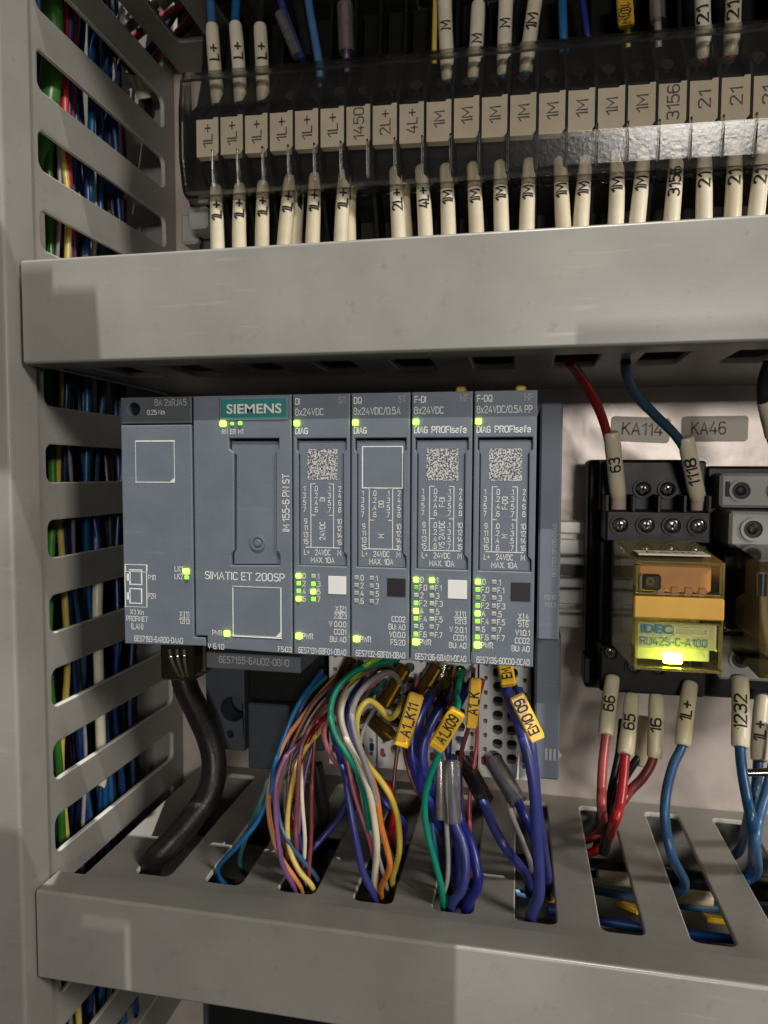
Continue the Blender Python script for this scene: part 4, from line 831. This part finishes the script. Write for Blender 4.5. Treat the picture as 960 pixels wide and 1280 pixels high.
for (xa_, ya_, xb_, yb_, s_, c_) in low:
    n_ = cl[s_] = cl.get(s_, 0) + 1
    lb = ('%s wire from the left with a cream sleeve reading %s below the terminal row' % (ORD[n_ - 1], s_)) if TOT(s_) > 1 else 'wire with a cream sleeve reading %s below the terminal row' % s_
    A = at(xa_, ya_ - 6, -34); B = at(xb_ + (xb_ - xa_) * .3, yb_ + 22, -41)
    d = (B - A)
    w = wire(c_, [('w', A.x, -28, A.z + 1), ('w', *A), ('w', *A.lerp(B, .12)), ('w', *A.lerp(B, .5)), ('w', *A.lerp(B, .88)), ('w', *B), ('w', B.x + d.x * .3, B.y + 2, 46), ('w', B.x + d.x * .4, B.y + 6, 35)], 1.3, lb, GS)
    sleeve(w, ('w', *A), ('w', *B), s_, 2.15, 3.0, pos=.62 if s_ == '1L+' else .56, flare=.92, tw=2.2 * len(s_) + .4)
for (xa_, ya_, xb_, yb_, lb) in ((372, 248, 368, 301, 'blank cream sleeved wire behind the fourth 1L+ sleeve'), (437, 236, 437, 297, 'blank cream sleeved wire behind the last 1L+ sleeve'), (503, 232, 508, 291, 'blank cream sleeved wire behind the 2L+ sleeve')):
    A = at(xa_, ya_, -31); B = at(xb_, yb_ + 22, -36)
    w = wire('blue', [('w', A.x, -26, A.z + 1), ('w', *A), ('w', *A.lerp(B, .12)), ('w', *A.lerp(B, .88)), ('w', *B), ('w', B.x, B.y + 4, 36)], 1.3, lb, GS); sleeve(w, ('w', *A), ('w', *B), None, 2.15)
GU = 'wires entering the terminal row from above'
upw = [(265, 31, 271, 96, 'L+', 'lightblue', 'first wire from the left with sleeve reading L+ above the terminal row', (262, -30)), (294, 29, 299, 94, 'L+', 'lightblue', 'second wire from the left with sleeve reading L+ above the terminal row', (297, -30)), (325, 31, 328, 92, 'L+', 'black', 'third sleeve reading L+ above the terminal row, on a black wire', (330, -30)),
       (555, -30, 559, 66, 'M', 'lightblue', 'first sleeve from the left reading M above the terminal row', (555, -60)), (598, 3, 594, 64, 'M', 'lightblue', 'second sleeve from the left reading M above the terminal row', (601, -40)), (634, -30, 631, 60, 'M', 'lightblue', 'third sleeve from the left reading M above the terminal row', (636, -60)), (674, -30, 662, 56, '1M', 'lightblue', 'slanting sleeve reading 1M above the terminal row', (680, -60)),
       (877, -30, 879, 40, '21', 'red', 'first sleeve from the left reading 21 above the terminal row', (877, -60)), (917, -35, 914, 36, '21', 'red', 'second sleeve from the left reading 21 above the terminal row', (918, -65))]
for (xa_, ya_, xb_, yb_, s_, c_, lb, top) in upw:
    A = at(xa_, ya_, -30); B = at(xb_ + (xb_ - xa_) * .4, yb_ + 36, -29)
    w = wire(c_, [(top[0], top[1], -26), ('w', *A), ('w', *A.lerp(B, .12)), ('w', *A.lerp(B, .88)), ('w', *B), ('w', B.x, -24, B.z - 2)], 1.35, lb, GU, None)
    sleeve(w, ('w', *A), ('w', *B), s_, 2.15, 3.0, pos=.62 if ya_ > 5 else .50, tw=2.3 * len(s_) + .3)
for (c_, r, P, lb) in (('lightblue', 1.3, [(380, -40, -26), (386, 5, -28), (398, 74, -30), (402, 110, -28)], 'bare light blue wire entering above the fifth terminal'),
                      ('lightblue', 1.3, [(702, -30, -28), (704, 40, -29), (705, 66, -28)], 'bare light blue wire above the row right of the 1M sleeve'),
                      ('navy', 1.0, [(724, -30, -28), (733, 36, -29), (737, 60, -28)], 'thin navy wire above the row right of the light blue one'),
                      ('violet', 1.0, [(428, -30, -27), (431, 5, -30), (433, 60, -30), (434, 90, -28)], 'violet wire inside a clear tube above the marker 1450'),
                      ('navy', 1.2, [(345, -30, -24), (352, 5, -26), (378, 75, -28)], 'navy wire slanting beside a clear tube above the row'),
                      ('grey', 1.0, [(820, -30, -28), (822, 30, -29), (823, 60, -28)], 'grey wire in a clear tube beside the yellow tag reading 10M'),
                      ('yellow', .8, [(545, -30, -27), (543, 53, -29), (543, 80, -28)], 'thin golden wire left of the first M sleeve'),
                      ('yellow', .8, [(782, -30, -26), (784, 30, -28), (785, 60, -27)], 'golden wire carrying the tag reading 10M'),
                      ('black', 2.4, [(365, -20, -22), (378, 25, -24), (388, 75, -26)], 'black sleeved wire between the slanting navy and bare light blue wires')):
    w = wire(c_, P, r, lb, GU, None)
    if c_ == 'violet': build('clear_tube', MB().tube([at(431, 6, -31), at(433, 66, -31)], 2.5, 14), 'clear_sleeve', w, None, True)
    if '10M' in lb and c_ == 'grey': build('clear_tube', MB().tube([at(820, -30, -30), at(822, 27, -30)], 2.2, 14), 'clear_sleeve', w, None, True)
    if 'slanting beside' in lb: build('clear_tube', MB().tube([at(350, 18, -28), at(372, 70, -29)], 1.8, 14), 'clear_sleeve', w, None, True)
    if 'carrying' in lb:
        A, B = at(779, -25, -31), at(783, 34, -31)
        flag(w, ('w', *A), ('w', *B), None, 4.4)
        g = MB(); put(g, '10M', at(782.5, 16, -33.2), (B - A).normalized(), (1, 0, 0), 2.6, 6.0); build('lettering', g, 'print_black', w)
for (c_, P, r, lb) in (('red', [(140, 75, 4), (180, 37, 2), (225, 8, 1), (265, -25, 0)], 1.5, 'red wire crossing the top left corner above the duct'),
                       ('darkred', [(175, 92, 2), (205, 62, 1), (240, 24, 0), (280, -15, 0)], 1.7, 'dark red wire crossing the top left corner below the red one'),
                       ('blue', [(170, 80, 6), (195, 52, 6), (225, 5, 6), (240, -30, 5)], 1.5, 'blue wire between the two red wires in the top left corner')):
    wire(c_, P, r, lb, 'wires crossing in the top left corner', None)
w = wire('grey', [(140, 55, -4), (168, 28, -6), (195, 4, -8), (230, -30, -8)], 1.6, 'grey sleeved wire in the top left corner beside the red ones', 'wires crossing in the top left corner')
sleeve(w, (192, 4, -7), (165, 31, -5), None, 3.4, m='clear_sleeve'); sleeve(w, (225, -22, -8), (198, 5, -8), 'L', 2.6)

t = thing('equipment_housing', (-20, PL, -215), 'dark grey equipment housing just showing below the lower duct', 'housing')
build('body', MB().box(-100, 120, -42, PL - .3, -215, -160, 1.2), 'plc_dark', t)
build('front_lid', MB().box(-96, 118, -47, -42.2, -215, -165, 1.0), 'black_plastic', t)

# ------------------------------------------------------------------ relay sockets and relays
def screw_head(t, c, r=2.9, d=(0, -1, 0)):
    g = MB().ring(c, d, r, r * .82, 1.2, 20); build('screw_rim', g, 'black_plastic', t, None, True)
    c2 = Vector(c) + Vector(d) * .1; g = MB().tube([c2, c2 + Vector(d) * .5, c2 + Vector(d) * .75, c2 + Vector(d) * .9, c2 + Vector(d) * .94], [r * .74, r * .72, r * .58, r * .3, r * .05], 18)
    s_ = build('screw', g, 'screw_steel', t, None, True)
    g = MB(); a = random.uniform(0, 1.5)
    for k in (0, math.pi / 2):
        M = Matrix.Translation(c2 + Vector(d) * .93) @ Matrix.Rotation(a + k, 4, 'Y'); g.box(-r * .5, r * .5, -.06, .1, -r * .11, r * .11, .02, M)
    build('drive_slot', g, 'hole_dark', s_)
t = thing('relay_socket', (38, PL, -72), 'black relay socket carrying the lit yellow relay', 'relay socket', 'relay sockets on the lower rail')
build('base', MB().box(21.5, 54.2, -14, 0, -70, 4, .8), 'black_plastic', t)
build('upper_tier', MB().box(24.2, 54.2, -24, -14.2, -12.0, 3.5, .6), 'black_plastic', t)
build('terminal_tier', MB().box(25.0, 54.0, -32, -14.2, -20.6, -11.0, .6), 'black_plastic', t)
build('relay_seat', MB().box(25.0, 54.2, -28, -14.2, -52, -21, .6), 'black_plastic', t)
build('lower_tier', MB().box(24.5, 54.2, -30, -14.2, -66, -52.4, .6), 'black_plastic', t)
for x in (25.2, 32.6, 39.6, 46.6, 53.2): build('divider', MB().box(x - .5, x + .5, -33, -24.2, -11.5, -6.5, .2), 'black_plastic', t)
for x in (28.9, 36.2, 43.3, 50.3): screw_head(t, (x, -31.6, -15.4))
for x in (36.4, 43.4): screw_head(t, (x, -23.6, -5.0))
for x, z in ((27.3, -53.9), (34, -57.8), (41, -57.8), (47.6, -54.6)): screw_head(t, (x, -29.6, z), 2.6)
build('release_hook', MB().box(20.6, 22.4, -22, -12, -66, -58, .3), 'black_plastic', t)

YR = -67.0; YRb = -36.0
def RP(px, py): return at(px, py, YR)
t = thing('relay', (38, -36, -48), 'yellow tinted clear relay with glowing lamp and orange band on the black socket', 'relay', 'plug-in relays on their sockets')
a, b_ = RP(792.5, 702), RP(903.5, 839); ax0, ax1, az1, az0 = a.x, b_.x, a.z, b_.z
bk = [(26.6, -49.5), (48.6, -49.5), (48.6, -19.4), (26.6, -19.4)]; fr = [(ax0, az0), (ax1, az0), (ax1, az1), (ax0, az1)]
g = MB(); ftY = YR
vs_ = [(x, YRb, z) for x, z in bk] + [(x, YR + .8, z) for x, z in fr] + [(x + (.6 if i in (0, 3) else -.6), YR, z + (.6 if i < 2 else -.6)) for i, (x, z) in enumerate(fr)]
g.add(vs_, [(i, (i + 1) % 4, (i + 1) % 4 + 4, i + 4) for i in range(4)] + [(i + 4, (i + 1) % 4 + 4, (i + 1) % 4 + 8, i + 8) for i in range(4)])
ch_ = build('clear_housing', g, 'clear_relay', t)
build('front_window', MB().add(vs_[8:], [(0, 1, 2, 3)]), 'clear_front', ch_)
build('relay_base', MB().box(26.9, 48.3, YRb + .2, YRb + 6, -49.2, -19.8, .4), 'black_plastic', t)
build('coil_block', MB().box(29.5, 46.0, YR + 11, YRb, -46.0, -33.5, 1.0), 'relay_cream', t)
build('contact_block', MB().box(29.0, 46.2, YR + 2.4, YRb + 6, -29.4, -22.6, .6), 'relay_orange', t)
for k in range(4): build('contact', MB().box(33.6 + 3.2 * k, 35.4 + 3.2 * k, YR + 1.8, YR + 6, -30.2, -28.0, .2), 'relay_pink', t)
a, b_ = RP(792, 744.5), RP(904, 776); yb_ = build('marking_band', MB().box(a.x, b_.x, YR - .9, YR + 2.2, b_.z, a.z, .35), 'relay_yellow', t)
a, b_ = RP(798, 777), RP(896, 815); lb_ = build('name_plate', MB().box(a.x, b_.x, YR + .9, YR + 1.4, b_.z, a.z, .1), 'relay_label', t)
g = MB(); p = RP(821, 786.2); put(g, 'IDEC', (p.x, YR - .08, p.z), RIGHT, UP, 2.1, 7.2, bold=.025, font=True); p = RP(842, 802.5); put(g, 'RU42S-C-A100', (p.x, YR - .08, p.z), RIGHT, UP, 1.8, 15.4, bold=.004)
build('lettering', g, 'print_teal', t)
g = MB(); pframe(g, 843, 785, 885, 794, 1.0, YR, .05); build('plate_outline', g, 'relay_cream', t)
a, b_ = RP(831.5, 819), RP(855, 833); build('indicator_lamp', MB().box(a.x, b_.x, YR + 1.5, YR + 3, b_.z, a.z, .3), 'relay_led', t)
build('lamp_board', MB().box(29.0, 46.4, YR + 3.2, YR + 4.2, -46.6, -40.5, .2), 'relay_label', t)
for q4 in ((795, 704.5, 902, 744), (794, 777.5, 901, 838)):
    g = MB(); pframe(g, *q4, 2.2, YR, .25); build('window_rim', g, 'clear_relay', t)
a, b_ = RP(799, 718), RP(827, 739)
build('test_lever', MB().box(a.x + 1.2, b_.x, YR + .6, YR + 2.2, b_.z, a.z, .5), 'black_plastic', t)
build('lever_plate', MB().box(a.x, a.x + 1.0, YR + .4, YR + 2.2, b_.z, a.z, .2), 'screw_steel', t)
g = MB(); o = at(813, 727, YR); g.ring((o.x, YR + .55, o.z), (0, -1, 0), 1.0, .5, .3, 16); build('lever_pivot', g, 'copper_brown', t, None, True)
build('side_clip', MB().box(47.2, 48.6, YR + 1.2, YR + 7, -43.6, -37.4, .3), 'screw_steel', t)
g = MB(); put(g, 'KA114', (38.0, -58, -20.52), RIGHT, (0, .998, .05), 2.6, 12, bold=.01)
tp = MB().add([(30, -61.5, -21.02), (46, -61.5, -21.02), (46, -54.5, -20.55), (30, -54.5, -20.55)], [(0, 1, 2, 3)])
tpm = MB().box(29.5, 46.5, -62, -54, -.25, .05, .02, Matrix.Translation((0, 0, -20.65)) @ Matrix.Rotation(0.06, 4, 'X') @ Matrix.Translation((0, 0, 0)))
tl_ = build('name_tape', MB().box(29.5, 46.5, -62, -54, -20.75, -20.35, .05), 'label_tape', t)
g = MB(); put(g, 'KA114', (38.0, -58, -20.3), RIGHT, (0, 1, 0), 2.6, 12, bold=.01); build('lettering', g, 'print_black', tl_)

t = thing('relay_socket', (75, PL, -72), 'grey relay socket with round screw rings at the right edge', 'relay socket', 'relay sockets on the lower rail')
build('base', MB().box(56.2, 96, -16, 0, -70, 2, .8), 'black_plastic', t)
build('upper_tier', MB().box(57.6, 96, -26, -16.2, -10.2, -.2, .8), 'grey_socket', t)
build('terminal_tier', MB().box(58.6, 96, -33, -16.2, -21.2, -11.0, .8), 'grey_socket', t)
build('relay_seat', MB().box(58.4, 96, -28, -16.2, -47, -21.6, .6), 'black_plastic', t)
build('lower_tier', MB().box(57.4, 96, -31, -16.2, -60, -47.4, .8), 'grey_socket', t)
for x, y, z in ((63.2, -26, -5.2), (73.5, -26, -5.2), (64.6, -33, -15.9), (75, -33, -15.9), (63.2, -31, -53.6), (74, -31, -53.6)):
    g = MB().ring((x, y + .1, z), (0, -1, 0), 3.3, 2.5, .8, 26); build('screw_ring', g, 'grey_socket', t, None, True)
    g = MB().disc((x, y - .02, z), (0, -1, 0), 2.5, .15, 24); build('screw_well', g, 'hole_dark', t)
    g = MB().disc((x, y - .12, z), (0, -1, 0), 1.6, .2, 14, 1.3); build('screw', g, 'black_plastic', t, None, True)
build('slot_mark', MB().box(59.0, 60.2, -26.3, -25, -7, -2.6, .2), 'hole_dark', t)

t = thing('relay', (72, -40, -50), 'smoky clear relay cut off by the right edge of the picture', 'relay', 'plug-in relays on their sockets')
bk = [(58.8, -49.5), (90, -49.5), (90, -19.8), (58.8, -19.8)]; fr = [(55.4, -48.2), (90, -48.2), (90, -21), (55.4, -21)]
fr = [(at(958, 836, YR).x - 1.5, -49.0), (88, -49.0), (88, -21), (at(958, 700, YR).x - 1.5, -21)]
vs_ = [(x, YRb, z) for x, z in bk] + [(x, YR, z) for x, z in fr]
g = MB().add(vs_, [(i, (i + 1) % 4, (i + 1) % 4 + 4, i + 4) for i in range(4)] + [(4, 5, 6, 7)]); build('clear_housing', g, 'clear_smoke', t)
build('contact_block', MB().box(62, 84, YR + 12, YRb, -47, -24, .8), 'relay_cream', t)
build('coil_block', MB().box(60.5, 66, YR + 8, YRb + 3, -44, -34, 1.5), 'relay_cream', t)
for k, (z0, z1) in enumerate(((-44, -30), (-46, -36))):
    g = MB().tube(spline([(60.5 + 2.2 * k, YR + 11 - k, z1), (60.2 + 2 * k, YR + 8, (z0 + z1) / 2), (62 + 2 * k, YR + 9, z0)], 5), .9, 8); build('spring_arm', g, 'relay_cream', t, None, True)
a, b_ = at(948, 716, YR), at(958, 744, YR); g = MB().tube([(a.x + .6, YR - .6, b_.z), (a.x + .6, YR - .6, a.z)], 1.3, 14); build('lever_roll', g, 'screw_steel', t, None, True)

# wires at the relays
GR = 'marked wires at the relay sockets'
w = wire('darkred', [(712, 452, -58), (722, 466, -50), (738, 490, -42), (752, 520, -36), (760, 548, -33), (768, 590, -30), (773, 625, -27), (773, 648, -25)], 1.35, 'red wire with a cream sleeve reading 63 above the black socket', GR)
sleeve(w, (764, 540, -34.2), (773, 624, -28.0), '63', 2.35, 2.9, pos=.55, tw=4.6); build('ferrule_collar', MB().tube([at(773, 622, -28), at(773, 640, -27)], [2.2, 2.3], 14), 'ferrule_pink', w, None, True)
w = wire('steelblue', [(782, 452, -55), (784, 470, -50), (796, 495, -44), (820, 520, -39), (845, 545, -35), (862, 575, -32), (872, 620, -28), (873, 648, -25)], 1.35, 'blue wire with a cream sleeve reading 1118 above the black socket', GR)
sleeve(w, (857, 546, -34.4), (873, 626, -28.0), '1118', 2.35, 2.9, pos=.50, tw=8.6); build('ferrule_collar', MB().tube([at(872, 624, -28), at(873, 642, -27)], [2.2, 2.3], 14), 'ferrule_pink', w, None, True)
w = wire('black', [(985, 420, -50), (968, 445, -45), (957, 475, -41), (956, 500, -39), (962, 530, -35), (972, 560, -32)], 2.0, 'black wire bending down at the right edge above the grey socket', GR)
sleeve(w, (957, 500, -39), (968, 545, -34), None, 2.5)
TR = [(-3, 4, -6), (-10, 8, -11)]
w = wire('red', [(766, 845, -30), (764, 870, -34), (758, 918, -40), (754, 950, -44), (752, 985, -48), (752, 1010, -50), ('z', 754, 1034, -117)], 1.35, 'red wire with a cream sleeve reading 66, first under the black socket', GR, TR)
sleeve(w, (766, 845, -31), (757, 919, -40), '66', 2.25, 2.9, pos=.5, tw=4.7)
w = wire('red', [(791, 868, -32), (788, 895, -36), (782, 940, -42), (779, 975, -46), (775, 1005, -50), (768, 1028, -52), ('z', 760, 1050, -117)], 1.35, 'red wire with a cream sleeve reading 65, second under the black socket', GR, TR)
sleeve(w, (790, 868, -33), (781, 943, -43), '65', 2.2, 2.9, pos=.5, tw=4.7)
w = wire('darkred', [(821, 868, -30), (820, 900, -32), (817, 945, -36), (805, 970, -38), (788, 988, -40), (776, 1004, -41), ('z', 766, 1022, -117)], 1.35, 'red wire with a cream sleeve reading 16, third under the black socket', GR, [(-4, 6, -16)])
sleeve(w, (820, 868, -31), (818, 947, -37), '16', 2.2, 2.9, pos=.5, tw=4.4)
w = wire('black', [(806, 900, -24), (802, 940, -27), (794, 952, -29), (780, 975, -31), (770, 1000, -33)], 1.2, 'black wire with a blank cream sleeve behind the sleeve reading 16', GR, [(-2, 6, -20)])
sleeve(w, (806, 895, -25), (801, 957, -28), None, 2.0)
wire('black', [(778, 900, -20), (774, 940, -26), (768, 970, -28), (762, 1000, -30)], 1.2, 'bare black wire behind the wires reading 66 and 65', GR, [(-1, 6, -20)])
w = wire('blue', [(862, 852, -30), (859, 885, -34), (853, 930, -40), (842, 955, -43), (834, 985, -46), (831, 1015, -49), (834, 1045, -50), (842, 1075, -50), ('z', 856, 1105, -119)], 1.35, 'blue wire with a cream sleeve reading 1L+ under the black socket', GR, TR)
sleeve(w, (863, 853, -31), (853, 932, -40.5), '1L+', 2.25, 3.0, pos=.5, tw=6.0)
w = wire('blue', [(926, 845, -31), (926, 880, -35), (925, 930, -41), (928, 965, -44), (934, 1000, -48), (940, 1035, -51), ('z', 939, 1085, -117)], 1.4, 'blue wire with a cream sleeve reading 1232 under the grey socket', GR, TR)
sleeve(w, (925, 846, -32), (925, 934, -41.5), '1232', 2.35, 3.2, pos=.47, tw=10.2)
w = wire('blue', [(954, 868, -24), (952, 900, -28), (948, 950, -34), (945, 985, -37), (937, 1015, -40), ('z', 926, 1060, -121)], 1.4, 'blue wire with a cream sleeve reading 1L+ under the grey socket', GR, TR)
sleeve(w, (954, 870, -26), (949, 951, -35), '1L+', 2.3, 3.0, pos=.42, tw=6.0)
w = wire('lightblue', [(975, 900, -34), (968, 950, -40), (958, 990, -44), (948, 1025, -48), (944, 1060, -50), ('z', 946, 1090, -119)], 1.4, 'light blue wire crossing in from the right edge under the grey socket', GR, TR)
a = at(933, 966, -42); b_ = at(965, 965, -42)
build('bare_ferrule', MB().tube([a, b_], [1.0, 1.15], 12), 'screw_steel', w, None, True)

# name labels on the plate
for (px, py, s_, lb, x0_) in ((800, 537, 'KA114', 'grey name tape reading KA114 on the mounting plate', 0), (893, 536, 'KA46', 'grey name tape reading KA46 on the mounting plate', 0)):
    p = at(px, py, PL); w_ = 19.5 if s_ == 'KA114' else 21.0
    M = Matrix.Translation((p.x, PL, p.z)) @ Matrix.Rotation(.05 if s_ == 'KA114' else .0, 4, 'Y')
    sh = slab(rrect(-w_ / 2, w_ / 2, -4.3, 4.3, 1.2), [], .5, lambda q: M @ Vector((q.x, -.3 + q.z, q.y)), .1)
    t = tag(build('name_label', sh, 'label_tape', None, (p.x, PL, p.z)), lb, 'label', 'name tapes above the relays')
    g = MB(); put(g, s_, M @ Vector((.6 if s_ == 'KA114' else -2.0, -.6, .2)), M.to_3x3() @ Vector(RIGHT), M.to_3x3() @ Vector(UP), 3.9, 13.6 if s_ == 'KA114' else 11.2, bold=.006); build('lettering', g, 'print_marker', t)
bpy.data.objects.remove(_fo)
